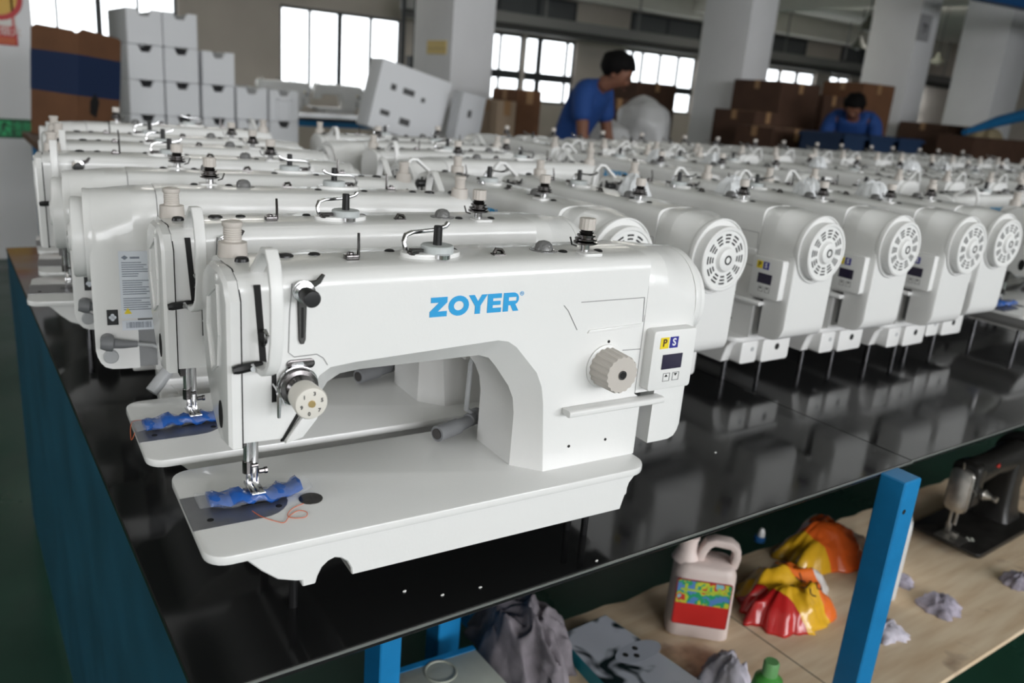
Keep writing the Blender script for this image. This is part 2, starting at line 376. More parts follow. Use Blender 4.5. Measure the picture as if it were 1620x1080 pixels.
# face plate on the left end
fp = [(30, 84), (62, 79), (88, 95), (112, 128), (124, 160), (126, 205), (118, 222), (96, 234), (58, 235), (40, 229), (30, 214)]
def facering(x, ins):
    cy, cz = 78, 158
    return [(x, cy+(a-cy)*(1-ins), cz+(b-cz)*(1-ins*.75)) for a, b in fp]
part('face_plate', MB().rings([facering(38.4, .012), facering(37.6, .0), facering(30, .0), facering(27, .05), facering(26, .14)]), WHITE, 'face_plate', angle=28)
part('face_plate_joint', MB().rings([facering(38.9, -.004), facering(37.9, -.004)]), SLOTD, parent='face_plate', level=1)
em = [(55, 222), (92, 205), (96, 178), (80, 140), (58, 152), (52, 180)]
emb = MB()
for i in range(6):
    a, b = em[i], em[(i+1) % 6]
    emb.strap([(25.6, a[0], a[1]), (25.6, b[0], b[1])], (1, 0, 0), 2.8, 2.4)
part('embossed_outline', emb, WHITE, parent='face_plate')
part('face_screw', MB().lathe([(25.2, 3), (27, 3)], 'x', (60, 228), 10), WHITE2, parent='face_plate')
part('lifter_hole', MB().prism([(54+7*math.cos(a*PI/6), 108+13*math.sin(a*PI/6)) for a in range(12)], 'x', 25.4, 27.5), SLOTD, parent='face_plate')
# take-up slot, lever and guard
part('takeup_slot', MB().prism([(50, 226), (55.5, 226), (60.5, 154), (55, 154)], 'y', 34.2, 36), SLOTD, 'takeup_slot')
part('takeup_lever', MB().tube([(57, 36, 186), (57, 26, 189), (57.5, 22, 186), (58, 26, 180), (58, 36, 172)], 1.7, 6), CHROME, parent='takeup_slot')
part('takeup_guard', MB().strap([(57, 52, 234), (57, 36, 246), (57, 20, 258), (57, 8, 259), (57, 0, 250), (57, -6, 232), (57, -7, 214), (57, -6, 190), (56, -3, 170), (55, 2, 162), (54, 12, 157), (53, 35, 155)], (1, 0, 0), 10.5, 5.5), WHITE2, 'guard', level=2, bevel=1.4)
part('lower_slot', MB().box(64.5, 68.5, 34.2, 36, 121, 150), SLOTD)
part('thread_hook', MB().tube([(66, 36, 138), (66, 24, 137), (67, 20, 131), (66.5, 20, 112)], [1.5, 1.6, 2.2, 1.6], 6), CHROME)
part('button_lever', MB().tube([(30, 25, 157), (34, 25, 157.5), (50, 29, 158), (55, 31, 158)], [3.2, 4.2, 4, 3], 8), BLACK, 'button_lever')
part('button_screw', MB().lathe([(21.5, 2.6), (25, 3.2), (30, 3.2)], 'y', (46, 158), 10), CHROME, parent='button_lever')
part('button_boss', MB().lathe([(24, 3.4), (25, 4.2), (36, 4.4)], 'y', (57, 155), 12), WHITE2, level=0)
part('thread_guide_plate', MB().prism(rrect(77, 102, 149.5, 158, 4.1, 5), 'y', 32.6, 36), DCHROME, 'tgp', bevel=.7)
part('thread_guide_window', MB().prism(rrect(81, 92, 151.5, 156, 2, 4), 'y', 32.2, 34), CHROME, parent='tgp')
# pre-tension guide
part('pretension_bracket', MB().prism([(86, 214), (94.5, 214), (93.5, 176), (92, 172), (89, 172), (87.4, 176)], 'y', 32.4, 36).prism([(90, 222), (97, 221), (105, 226), (109, 233), (106, 234.5), (101, 229), (92, 228)], 'y', 29, 31), DCHROME, 'preten', level=0, bevel=.5, seg=1)
part('pretension_slit', MB().box(89.3, 91.3, 32.1, 33, 178, 205), SLOTD, parent='preten')
part('pretension_discs', MB().lathe([(33, 6), (31, 9.2), (28, 9.4), (27, 5), (25.5, 9), (24, 9), (23, 5), (12, 4.6)], 'y', (90, 220), 20), CHROME, parent='preten')
part('pretension_knob', MB().lathe([(22, 6.6), (6, 7.4), (4.5, 6.6), (4.2, 4)], 'y', (90, 219), 20), BLACK, parent='preten')
# thread tension
part('tension_discs', MB().lathe([(36, 15), (33, 17), (30, 17), (29, 14), (27, 17), (24, 16.4), (23, 12), (20, 13.4), (15, 10.5), (6, 8)], 'y', (86, 135), 28), DCHROME, 'tension')
part('tension_rim', MB().lathe([(31.5, 17.2), (31.2, 18.2), (30, 18.2), (29.7, 17.2)], 'y', (86, 135), 28), CHROME, parent='tension')
part('check_spring', MB().tube([(86, 25, 151), (76, 25, 148), (70, 25, 140), (69, 25, 131), (73, 25, 121)], .6, 5).tube([(72, 26, 146), (74, 22, 157)], .5, 5), CHROME, parent='tension')
part('tension_dial', MB().lathe([(9, 13.2), (-11, 14.4), (-13, 13.4), (-13.6, 11)], 'y', (84, 135), 26), DIALW, 'tdial', parent='tension')
part('dial_screw', MB().lathe([(-15, 3.0), (-12, 3.6)], 'y', (84, 135), 8), mat('brass screw', (.55, .40, .18), .3, .9), parent='tension')
for k, ch in enumerate('0 7 5 3 1 9'.split()):
    a = -PI/2+k*PI/3-.25
    tpart('dial_digit', ch, 4.6, (84+9*math.cos(a), -13.75, 135+9*math.sin(a)), INK, 'tension', bold=.15)
# finger lift lever at the lower right of the head
part('finger_lever', MB().prism([(74, 83), (90, 87), (103, 103), (105, 112), (96, 113), (88, 104), (76, 87)], 'y', 27, 33), WHITE2, 'flever', bevel=1.2)
part('lever_gap', MB().prism([(72, 83), (74.5, 83), (89, 107), (87, 108.5)], 'y', 33.5, 36), SLOTD, parent='flever')
# needle bar, presser bar and foot
part('needle_bar', MB().lathe([(30, 3.6), (90, 3.6)], 'z', (57, 92), 12), CHROME, 'needle_bar', level=1)
part('needle_clamp', MB().lathe([(29, 4.6), (41, 4.6)], 'z', (57, 92), 10).lathe([(60, 1.8), (67, 1.8)], 'x', (92, 35), 8), DCHROME, parent='needle_bar', level=0)
part('needle', MB().tube([(57, 92, 30), (57, 92, 6), (57, 92, 1)], [.8, .7, .2], 6), CHROME, parent='needle_bar')
part('presser_bar', MB().lathe([(14, 4.8), (90, 4.8)], 'z', (64, 97), 12), CHROME, 'presser_bar', level=1)
part('presser_bracket', MB().box(50, 56, 88, 100, 58, 88).box(66, 72, 92, 96, 76, 79).box(66, 72, 92, 96, 82, 85), DCHROME, parent='presser_bar')
part('foot_screw', MB().lathe([(69, 2.6), (74, 2.6), (74.5, 3.4), (77, 3.4)], 'x', (97, 26), 8), DCHROME, parent='presser_bar')
part('presser_foot', MB().box(56, 61.3, 76, 104, 12, 15).box(62.7, 69, 76, 104, 12, 15).prism([(92, 13), (104, 13), (102, 30), (95, 30)], 'x', 58, 68).prism([(72, 17), (76, 14.5), (76, 12), (71, 15)], 'x', 56, 69), CHROME, parent='presser_bar', bevel=.5, level=0)
# on top of the arm
for x, y, r in ((53, 84, 5.8), (93, 92, 7.5), (120, 92, 5.4), (196, 96, 5), (262, 92, 5.4), (380, 66, 5), (425, 64, 5)):
    part('oil_plug', MB().lathe([(234, r+.8), (238, r), (239.2, r*.75), (239.8, r*.25)], 'z', (x, y), 14), BLACK, level=2)
part('pressure_regulator', MB().lathe([(232, 13), (247, 12.4), (248, 8), (249, 8)]+[(249.6+k*1.0, 7.6+.5*(k % 2)) for k in range(12)]+[(262, 9.0), (265, 9.0), (266, 7)], 'z', (52, 112), 22), BEIGE, 'preg', level=2)
part('thread_pin', MB().tube([(154, 70, 238), (154, 70, 250), (153, 68, 261)], [1.6, 1.4, 1.3], 7), DCHROME, 'tpin', level=1)
part('pin_clip', MB().box(141, 153, 64, 74, 237, 241.5).lathe([(241, 3.4), (244, 3)], 'z', (146, 69), 10), DCHROME, parent='tpin', bevel=.6, level=1)
part('winder_plate', MB().prism([(228+(31 if math.cos(a) > -2 else 30)*math.cos(a)*1.0, 72+17*math.sin(a)) for a in [2*PI*k/28 for k in range(28)]], 'z', 236, 241.5), WHITE, 'winder', level=2, bevel=1.2)
part('winder_wheel', MB().lathe([(241, 16), (247.5, 16), (248.5, 15)], 'z', (233, 68), 24), mat('grey rubber wheel', (.50, .53, .53), .5), parent='winder', level=1)
part('winder_spindle', MB().lathe([(248, 4.4), (266, 4.2), (267, 3.4)], 'z', (233, 68), 12), BLACK, parent='winder', level=2)
part('winder_lever', MB().strap([(205, 78, 241), (203, 80, 250), (206, 82, 256), (214, 84, 258), (240, 88, 259), (252, 90, 262), (255, 90, 266)], (0, 1, 0), 6, 3.2), CHROME, parent='winder', level=2, bevel=.6)
part('winder_cutter', MB().lathe([(240, 6), (243.5, 6), (244, 4)], 'z', (207, 66), 14).box(203, 216, 61, 68, 243, 246), DCHROME, parent='winder', level=1, bevel=.5, seg=1)
part('winder_screw', MB().lathe([(238, 7), (241.8, 7), (242.4, 5)], 'z', (232, 53), 14), CHROME, parent='winder')
part('thread_clip', MB().box(293, 306, 60, 68, 237, 239).tube([(295, 64, 239), (297, 64, 243), (303, 64, 242), (305, 63, 239)], 2.2, 6), DCHROME, level=1)
part('oil_window', MB().lathe([(236, 15), (238.5, 15), (239, 10), (244, 9), (247, 6), (248, 2)], 'z', (362, 76), 20), mat('smoked oil dome', (.16, .16, .16), .12, bump=.8, bscale=300, coat=.5), level=2)
part('winder_tension_base', MB().prism(rrect(394, 418, 44, 66, 4, 3), 'z', 235.5, 239), WHITE2, 'wt', level=2, bevel=1)
part('winder_tension_stem', MB().lathe([(238, 5), (246, 5), (246.5, 3), (268, 3)], 'z', (404, 60), 12), CHROME, parent='wt', level=1)
part('winder_tension_discs', MB().lathe([(246, 9), (247.5, 13), (249, 13), (249.5, 8), (251, 12), (252.5, 12), (253, 8), (254.5, 8), (255, 10), (256.5, 10), (257, 6.5), (259, 8), (260, 6), (262, 8), (263, 5)], 'z', (404, 60), 20).tube([(394, 62, 244), (388, 62, 246), (385, 62, 254)], 1, 5), DCHROME, parent='wt', level=2)
kn = []
for k in range(28):
    a = 2*PI*k/28; r_ = 8.6 if k % 2 else 8.0; kn.append((404+r_*math.cos(a), 60+r_*math.sin(a)))
part('winder_tension_knob', MB().prism(kn, 'z', 262, 274), BEIGE, parent='wt', level=2)
# stitch dial, reverse lever
kn = []
for k in range(72):
    a = 2*PI*k/72; r_ = 21.8 if k % 4 > 1 else 20.6; kn.append((429+r_*math.cos(a), 115+r_*math.sin(a)))
part('stitch_dial', MB().rings([[(429+(x-429)*f, y, 115+(z-115)*f) for x, z in kn] for y, f in ((35, 1.04), (30, 1.02), (6, .985), (3.5, .94))]), BEIGE, 'dial', level=1)
part('stitch_dial_collar', MB().lathe([(36, 25), (33, 25), (32.2, 23)], 'y', (429, 115), 28), WHITE2, parent='dial')
part('stitch_dial_centre', MB().lathe([(2.7, 5.2), (2.2, 5.2), (2.2, 3.8), (5, 3.8)], 'y', (429, 115), 16), DCHROME, parent='dial')
part('stitch_dial_hole', MB().lathe([(2.0, 3.4), (4, 3.4)], 'y', (429, 115), 10), SLOTD, parent='dial')
part('reverse_lever', MB().prism([(19, 67), (22, 65.5), (35, 66.5), (35, 73), (22, 74), (19, 72.5)], 'x', 377, 511), WHITE2, level=1, bevel=1.2)
# motor housing on the right end
def sup(a, n_): return (1 if math.cos(a) >= 0 else -1)*abs(math.cos(a))**(2/n_), abs(math.sin(a))**(2/n_)
ANG = [(0+12.0*k)*PI/180 for k in range(0, 16)]
ARC0 = [(93+58.2*sup(a, 4.5)[0], 165+72.5*sup(a, 4.5)[1]) for a in ANG]
ARC1 = [(94.5+60*math.cos(a), 173+61.5*math.sin(a)) for a in ANG]
def archr(zb, x, t, ins=0, top=0):
    A = [(34.8, zb), (153, zb)]+[(p[0]*(1-t)+q[0]*t, p[1]*(1-t)+q[1]*t) for p, q in zip(ARC0, ARC1)]
    return [(x, 94+(a-94)*(1-ins), 140+(b-140)*(1-ins*.7)-(top*max(0, (b-180)/54))) for a, b in A]
part('motor_cover', MB().rings([archr(77, 478.6, 0, .004), archr(77, 480, 0), archr(77, 507.5, .25)]).rings([archr(10, 507.5, .25), archr(10, 528, .7), archr(10.5, 540, 1), archr(13, 548, 1, .004), archr(18, 553, 1, .014), archr(25, 556.5, 1, .03), archr(31, 558, 1, .055)]), WHITE, 'motor', angle=40)
part('motor_cover_joint', MB().rings([archr(77, 477.6, 0, .002), archr(77, 478.8, 0, .002)]), LINE, parent='motor', level=1)
part('inner_bracket', MB().box(486, 509, 58, 150, 11, 76.5), mat('grey bracket steel', (.26, .265, .27), .4, .3), parent='motor', level=1)
part('bracket_screw', MB().lathe([(56.5, 2.4), (59, 2.4)], 'y', (500, 30), 8), CHROME, parent='motor')
part('control_panel', MB().prism(rrect(483, 547, 83, 154, 4, 3), 'y', 20, 36), WHITE2, 'panel', level=2, bevel=1.5)
part('badge', MB().box(493, 505, 19.3, 20.4, 133, 146), YEL, 'badgeP', parent='panel', level=2)
part('badge', MB().box(507, 519, 19.3, 20.4, 133, 146), NAVY, 'badgeS', parent='panel', level=2)
SERIF = []
tpart('badge_letter', 'P', 12, (499, 19.2, 139.5), mat('maroon ink', (.10, .05, .02), .5), 'panel', level=1, bold=.35)
tpart('badge_letter', 'S', 12, (513, 19.2, 139.5), mat('white ink', (.85, .85, .9), .5), 'panel', level=1, bold=.35)
part('display', MB().box(499, 528.5, 19.2, 20.4, 108, 125.5), SCREEN, parent='panel', level=2)
for x in (508.5, 522.5):
    b = MB()
    for (a0, a1, b0, b1) in ((-5, 5, 4.3, 5), (-5, 5, -5, -4.3), (-5, -4.3, -5, 5), (4.3, 5, -5, 5)): b.box(x+a0, x+a1, 19.5, 20.3, 98+b0, 98+b1)
    part('button', b, LINE, parent='panel', level=0)
part('button_arrow', MB().prism([(506, 98.5), (510.5, 98.5), (508, 101.5)], 'y', 19.4, 20.3).prism([(520, 101.5), (524.5, 101.5), (522, 98.5)], 'y', 19.4, 20.3), INK, parent='panel')
# hand wheel
WY, WZ = 94, 172
part('wheel_flange', MB().lathe([(553, 59.5), (560.5, 60), (562, 59.2), (562, 57.6), (558.5, 57), (558.5, 50)], 'x', (WY, 174), 40), WHITE, 'flange', level=1)
part('hand_wheel', MB().lathe([(556, 50), (572, 51.5), (575.4, 51), (576.8, 49), (576.4, 46), (574.6, 44.6), (574.6, 21), (577, 18.5), (580, 17.5), (581, 16), (581, 8)], 'x', (WY, WZ), 40), WHITE2, 'wheel')
sl = MB()
for k in range(12):
    for r_ in (27.5, 33, 38.5):
        a0 = 2*PI*k/12; da = .16
        q = [(a0-da, r_-1.3), (a0-da/3, r_-1.3), (a0+da/3, r_-1.3), (a0+da, r_-1.3), (a0+da, r_+1.3), (a0+da/3, r_+1.3), (a0-da/3, r_+1.3), (a0-da, r_+1.3)]
        sl.prism([(WY+r*math.cos(a), WZ+r*math.sin(a)) for a, r in q], 'x', 574.2, 575.0)
part('vent_slots', sl, SLOTD, parent='wheel', level=1)
part('wheel_screw', MB().lathe([(579, 7.6), (581.6, 7.6), (581.6, 5), (579.5, 5)], 'x', (WY, WZ), 16), DCHROME, parent='wheel', level=1)
# motor cable with its round plug, hanging down behind the pillar on to the bed
part('cable', MB().tube([(326, 142, 110), (325, 148, 90), (326, 152, 55), (330, 160, 30), (346, 168, 18)], 3.0, 8), GREYL, 'cable')
part('plug', MB().tube([(352, 170, 15), (346, 167, 15), (345, 166.5, 15), (341, 164.5, 14), (340, 164, 14), (336, 162, 14), (335, 161.5, 13), (316, 153, 13), (315, 152.5, 13), (300, 147, 13), (283, 141, 13)], [10, 10, 7, 7, 8.5, 8.5, 7, 8, 9.5, 9.5, 9.5], 14), GREYP, parent='cable')
part('plug_face', MB().tube([(284, 141.4, 13), (281.8, 140.6, 13)], 6.5, 12), DCHROME, parent='cable')

# ---- extra parts for machines seen from the back
BACK = []
def bpart(name, mb, m, bevel=0): 
    me = mb.mesh(name, S, OFF, bevel); me.transform(Matrix.Translation((0, .0013, 0))); me.materials.append(m); BACK.append((name, me))
bpart('rating_label', MB().box(489, 526, 153, 153.6, 62, 75).box(479.5, 526, 153, 153.6, 78, 165), PAPER)
lb = MB(); rr = random.Random(3)
lb.prism([(519, 160), (523, 157), (519, 154), (515, 157)], 'y', 153.5, 153.9).box(502, 513, 153.5, 153.9, 155.5, 158)
for k in range(22):
    if k in (7, 15): continue
    z = 150-k*2.9; lb.box(523-rr.uniform(18, 38), 523, 153.5, 153.9, z, z+1.1)
for k in range(20): lb.box(492+k*1.5, 492+k*1.5+rr.uniform(.4, 1.1), 153.5, 153.9, 65, 73)
bpart('label_print', lb, PRINT)
bpart('warning_triangle', MB().prism([(514, 84), (523, 84), (518.5, 92)], 'y', 153.5, 154), YEL)
cl = MB().box(530, 543, 153, 153.5, 70, 90)
bpart('square_sticker', cl, BLACK)
em_ = MB()
for dx_, dz_ in ((-2.2, 0), (2.2, 0), (0, 2.6), (0, -2.6)): em_.lathe([(153.4, 2.3), (153.8, 2.3)], 'y', (536.5+dx_, 80+dz_), 8)
bpart('sticker_emblem', em_, PAPER)
bpart('back_socket', MB().lathe([(152, 9), (155, 9), (156, 8)], 'y', (541, 28), 18), GREYL)
bpart('back_plug', MB().tube([(552, 168, 52), (545, 168, 51), (538, 168, 50), (537, 168, 50), (526, 167, 48), (510, 166, 47)], [8, 10.5, 10.5, 6.5, 5.5, 4], 12).lathe([(152, 8.5), (164, 8.5)], 'y', (544, 51), 14), GREYP)
bpart('back_cable', MB().tube([(512, 166, 47), (492, 166, 44), (478, 165, 36), (470, 166, 22)], 2.6, 8), GREYL)
bpart('hanging_plug', MB().tube([(470, 166, 24), (474, 170, 12), (486, 176, -2), (497, 182, -14)], [4, 8, 8.5, 8.5], 12), GREYL)

NM = [0]
def machine(x, y, deg, level, label, group=None, back=False, skip=()):
    e = empty('sewing_machine', (x, y, ZT), math.radians(deg), label, 'sewing machine', group)
    D = {}
    for name, me, par, key, lv in PARTS:
        if level == 1 and lv < 1 and key not in CORE: continue
        if level == 2 and lv < 2 and key not in CORE: continue
        if name in skip: continue
        o = bpy.data.objects.new(name, me); COL.objects.link(o)
        o.parent = D.get(par, e) if par else e
        D[key] = o
    if back:
        for name, me in BACK:
            o = bpy.data.objects.new(name, me); COL.objects.link(o); o.parent = D['motor']
    NM[0] += 1
    return e
CORE = {'bed', 'base', 'arm', 'face_plate', 'motor', 'flange', 'wheel', 'wt', 'winder'}
G1 = 'machines in the nearest block'
machine(.155, .624, -3.0, 0, 'nearest sewing machine, whole white front with large blue lettering facing us')
machine(.151, .832, -3.0, 0, 'white sewing machine directly behind the nearest one, blue packet under its needle')
machine(.721, 1.181, 172, 0, 'back-turned white sewing machine with paper rating label fully in view', back=True)
machine(.7215, 1.367, 172, 0, 'back-turned white sewing machine second from the front, its wheel end at left', back=True)
machine(.103, 1.512, -8.0, 0, 'white sewing machine with bare needle plate and bed jutting out at far left')
machine(.141, 1.720, -6.0, 1, 'white sewing machine behind the one jutting out at far left')
machine(.160, 1.915, -4.0, 1, 'white sewing machine last but one in the left rows')
machine(.80, 2.36, 176, 1, 'back-turned sewing machine at the far end of the left rows')
# row turned end-on: hand wheels towards us
BX = [(.7225, 1.440, -90, 'leftmost end-on machine, its slotted hand wheel half hidden behind the nearest machine'),
      (.9015, 1.414, -90, 'end-on sewing machine with the largest fully visible slotted hand wheel'),
      (1.158, 1.413, -90, 'end-on sewing machine right of the largest hand wheel, yellow and navy badges clearly readable'),
      (1.378, 1.40, -90, 'end-on sewing machine fourth along the wheel row, badges partly behind a neighbouring wheel'),
      (1.564, 1.37, -90, 'end-on sewing machine second from the right of the wheel row'),
      (1.766, 1.39, -92, 'rightmost end-on sewing machine in the wheel row')]
for i, (x, y, a, lb_) in enumerate(BX):
    machine(x, y, a, 0 if i < 5 else 1, lb_, 'end-on machines showing their hand wheels')
machine(2.0, .80, 0, 0, 'front-facing sewing machine at the right end, cut by the picture edge, blue packet under it')
machine(2.03, 1.02, 0, 1, 'front-facing sewing machine behind the one cut by the right picture edge')
# middle block behind the wheel row
machine(1.40, 1.72, 180, 1, 'back-turned sewing machine right behind the wheel row, head end at its right')
machine(.83, 1.755, 0, 1, 'front-facing sewing machine in the middle block behind the leftmost hand wheel')
machine(1.40, 2.14, 180, 1, 'back-turned sewing machine third in the middle block')
machine(.86, 2.17, 0, 1, 'front-facing sewing machine at the back of the middle block')
GC = 'far machines packed on the right tables'
ORD = ['first', 'second', 'third', 'fourth', 'fifth', 'sixth', 'seventh', 'eighth', 'ninth', 'tenth', 'eleventh', 'twelfth', 'thirteenth', 'fourteenth', 'fifteenth']
for i in range(3): machine(1.52+.235*i, 2.0, -90, 1, 'end-on sewing machine just behind the heads of the wheel row, %s from the left' % ORD[i], GC)
for i in range(8): machine(2.46+.25*i, 1.33-.01*(i % 3), 90, 1 if i < 4 else 2, 'sewing machine showing its oval face plate right of the wheel row, %s from the left' % ORD[i], 'machines showing oval face plates')
for i in range(15): machine(1.74+.222*i, 2.07+.02*(i % 2), 90, 2, 'small sewing machine in the farthest right-hand row, %s from the left' % ORD[i], GC)
# ------------------------------------------------------------------ small things lying on the machines and tables
from mathutils import noise as nz
def cloth(name, rx, ry, h, m, seed, n=44, fold=.6, freq=1.7, smooth=True):
    # crumpled sheet: a folded dome of cloth on its lower face
    so = Vector((seed*4.7, seed*1.9, seed*.37)); vs_ = []; fs_ = []
    na = n*2; nr = n//2
    def P(r, a):
        x, y = math.cos(a), math.sin(a)
        out = 1+.42*nz.noise(Vector((x*1.3, y*1.3, 0))+so)+.24*nz.noise(Vector((x*3.5, y*3.5, 2))+so)
        ux, uy = x*r*out, y*r*out; q = Vector((ux, uy, 0))*freq+so
        wp = Vector((nz.noise(q+Vector((3, 1, 0))), nz.noise(q+Vector((0, 5, 2))), 0))*.8
        rd = 1-abs(nz.noise(q*1.1+wp))*2.2; r2 = 1-abs(nz.noise(q*2.6+wp*1.5+Vector((9, 2, 1))))*2.2
        dome = max(0, 1-r**2.2); e = min(1, (1-r)*5)
        z = h*(dome*(1-fold)+fold*e*(.35+.65*dome)*(.55+.45*rd+.22*r2))
        return (rx*ux*(1+.10*rd)+rx*.05*r2, ry*uy*(1+.10*r2)+ry*.05*rd, max(z, .0012*(1 if r < 1 else 0)))
    vs_.append(P(0, 0))
    for i in range(1, nr+1):
        for j in range(na): vs_.append(P(i/nr, 2*PI*j/na))
    for j in range(na): fs_.append((0, 1+j, 1+(j+1) % na))
    for i in range(nr-1):
        for j in range(na):
            a_, b_ = 1+i*na+j, 1+i*na+(j+1) % na; fs_.append((a_, a_+na, b_+na, b_))
    vs_.append((0, 0, 0)); k = len(vs_)-1; o_ = 1+(nr-1)*na
    for j in range(na): fs_.append((k, o_+(j+1) % na, o_+j))
    me = bpy.data.meshes.new(name); me.from_pydata(vs_, [], fs_); me.polygons.foreach_set('use_smooth', [smooth]*len(fs_)); me.materials.append(m); return me
def crumple(name, rx, ry, rz, m, seed, amp=.35, freq=2.2, sub=4, flat=.0, fine=.25):
    bm = bmesh.new(); bmesh.ops.create_icosphere(bm, subdivisions=sub, radius=1)
    for v in bm.verts:
        p = v.co.copy(); q = p*freq+Vector((seed*5.3, seed*2.1, seed*.7))
        d = abs(nz.noise(q))*1.6-.45+fine*(abs(nz.noise(q*2.7))*2-.6)
        k = 1+amp*d
        co = Vector((p.x*rx*k, p.y*ry*k, p.z*rz*k))
        co.z = max(co.z, -rz*.55)
        v.co = co
    zm = min(v.co.z for v in bm.verts)
    for v in bm.verts: v.co.z -= zm
    me = bpy.data.meshes.new(name); bm.to_mesh(me); bm.free()
    me.polygons.foreach_set('use_smooth', [True]*len(me.polygons)); me.materials.append(m); return me
BLUEPK = mat('blue plastic packet', (.012, .10, .42), .25, coat=.6, bump=.5, bscale=120)
FILM = mat('clear plastic film', (.80, .82, .85), .12, alpha=.12, bump=.6, bscale=80)
def packet(x, y, rz, label, bent=True):
    e = empty('blue_packet', (x, y, ZB+.001), rz, label, 'plastic packet', 'blue packets under presser feet')
    n = 17; R = []
    for i in range(n):
        t = i/(n-1)*2-1; pinch = 1-.45*math.exp(-(t*5)**2)
        cy = .010*t*t if bent else 0; hz = .0058*(1-.35*abs(t))*(.55+.6*pinch); hw = .0135*pinch*(1+.12*math.sin(i*2.1))
        cz = .005+.0035*math.exp(-(t*3+1.2)**2)+.002*math.sin(i*1.7)
        R.append([(t*.043, cy+hw*math.cos(a), max(.0006, cz+hz*math.sin(a)+.0012*math.sin(i*2+j*2.4))) for j, a in enumerate([2*PI*k/10 for k in range(10)])])
    obj('blue_filling', MB().rings(R).mesh('blue_filling', angle=60), BLUEPK, e)
    R2 = []
    for i in range(n):
        t = i/(n-1)*2-1; pinch = 1-.4*math.exp(-(t*5)**2); cy = .010*t*t if bent else 0
        R2.append([(t*.053, cy+(.014*pinch)*math.cos(a), .006+(.0066*pinch*(1-.5*abs(t)))*math.sin(a)+.001*math.sin(i*1.3+j)) for j, a in enumerate([2*PI*k/10 for k in range(10)])])
    obj('clear_wrapper', MB().rings(R2).mesh('clear_wrapper', angle=70), FILM, e)
    return e
def loc2w(ox, oy, deg, x, y):
    a = math.radians(deg); return ox+math.cos(a)*x-math.sin(a)*y, oy+math.sin(a)*x+math.cos(a)*y
p_ = loc2w(.155, .624, -3, .064, .084); packet(*p_, math.radians(-3), 'blue packet in clear film under the foot of the nearest machine')
p_ = loc2w(.151, .832, -3, .052, .086); packet(*p_, math.radians(1), 'blue packet in clear film on the second machine, partly hidden', False)
p_ = loc2w(2.0, .80, 0, .060, .086); packet(*p_, 0, 'blue packet on the machine at the right picture edge', False)
THR = mat('orange thread', (.75, .16, .05), .6)
def thread(name, pts, ox, oy, deg, label):
    pp_ = [Vector((*loc2w(ox, oy, deg, x/1000, y/1000), ZB+.0008+z/1000)) for x, y, z in pts]
    sm = []
    for i in range(len(pp_)-1):
        a, b, c, d = pp_[max(i-1, 0)], pp_[i], pp_[i+1], pp_[min(i+2, len(pp_)-1)]
        for k in range(6):
            t = k/6; sm.append(.5*((2*b)+(c-a)*t+(2*a-5*b+4*c-d)*t*t+(3*b-a-3*c+d)*t**3))
    c0 = sm[0]; o = obj(name, MB().tube([p-c0 for p in sm], .00035, 5).mesh(name, angle=80), THR, loc=c0)
    tag(o, label, 'thread')
thread('loose_thread', [(55, 68, 0), (60, 54, 0), (70, 40, 0), (76, 36, 0), (84, 46, 0), (94, 52, 0), (100, 46, 0), (96, 38, 0), (86, 40, 0), (82, 47, 0), (90, 58, 0), (104, 64, 0)], .155, .624, -3, 'loop of orange thread on the bed of the nearest machine')
thread('loose_thread', [(40, 100, 4), (20, 108, 1), (4, 112, 1), (-2, 104, -1), (-4, 92, -12), (-3, 84, -8), (2, 90, 1)], .151, .832, -3, 'orange thread trailing off the bed of the second machine')
# clear accessory bags lying on the arms of the end-on machines
BAGM = mat('glossy accessory bag', (.86, .88, .90), .06, alpha=.8, coat=.6)
bags = [(.9015, 1.414, -90, 'wheel machine second from the left'), (1.158, 1.413, -90, 'wheel machine third from the left'), (1.378, 1.40, -90, 'wheel machine fourth from the left'), (1.564, 1.37, -90, 'wheel machine second from the right'),
        (1.52, 2.0, -90, 'leftmost machine behind the wheel row'), (1.755, 2.0, -90, 'middle machine behind the wheel row'), (2.46, 1.33, 90, 'leftmost oval-plate machine'), (2.96, 1.31, 90, 'third oval-plate machine'), (3.21, 1.33, 90, 'fourth oval-plate machine')]
for i, (ox, oy, dg, wh) in enumerate(bags):
    x, y = loc2w(ox, oy, dg, .332, .112)
    o = obj('accessory_bag', cloth('accessory_bag', .022, .032, .034, BAGM, i+1, 14, .5, 1.4, False), None, loc=(x, y, ZB+.2385), rot=(0, 0, math.radians(dg+90)+.2*math.sin(i*3)))
    tag(o, 'small shiny clear bag on the arm of the '+wh, 'accessory bag', 'clear bags on the machine arms')
# scraps on the table
SCR = mat('white scrap', (.7, .7, .68), .6)
for i, (px, py) in enumerate(((1132, 715), (944, 886), (760, 928), (700, 940), (640, 934))):
    g = gz(px, py, ZT+.0012); o = obj('paper_scrap', crumple('paper_scrap', .0022, .0014, .0012, SCR, i+3, .4, 2, 2), None, loc=(g.x, g.y, ZT))
    tag(o, ['tiny white scrap on the black table right of the nearest machine', 'tiny white scrap near the front table edge, right-hand one', 'tiny white scrap below the nearest machine, rightmost of three', 'tiny white scrap below the nearest machine, middle of three', 'tiny white scrap below the nearest machine, leftmost of three'][i], 'scrap', 'scraps on the black table')

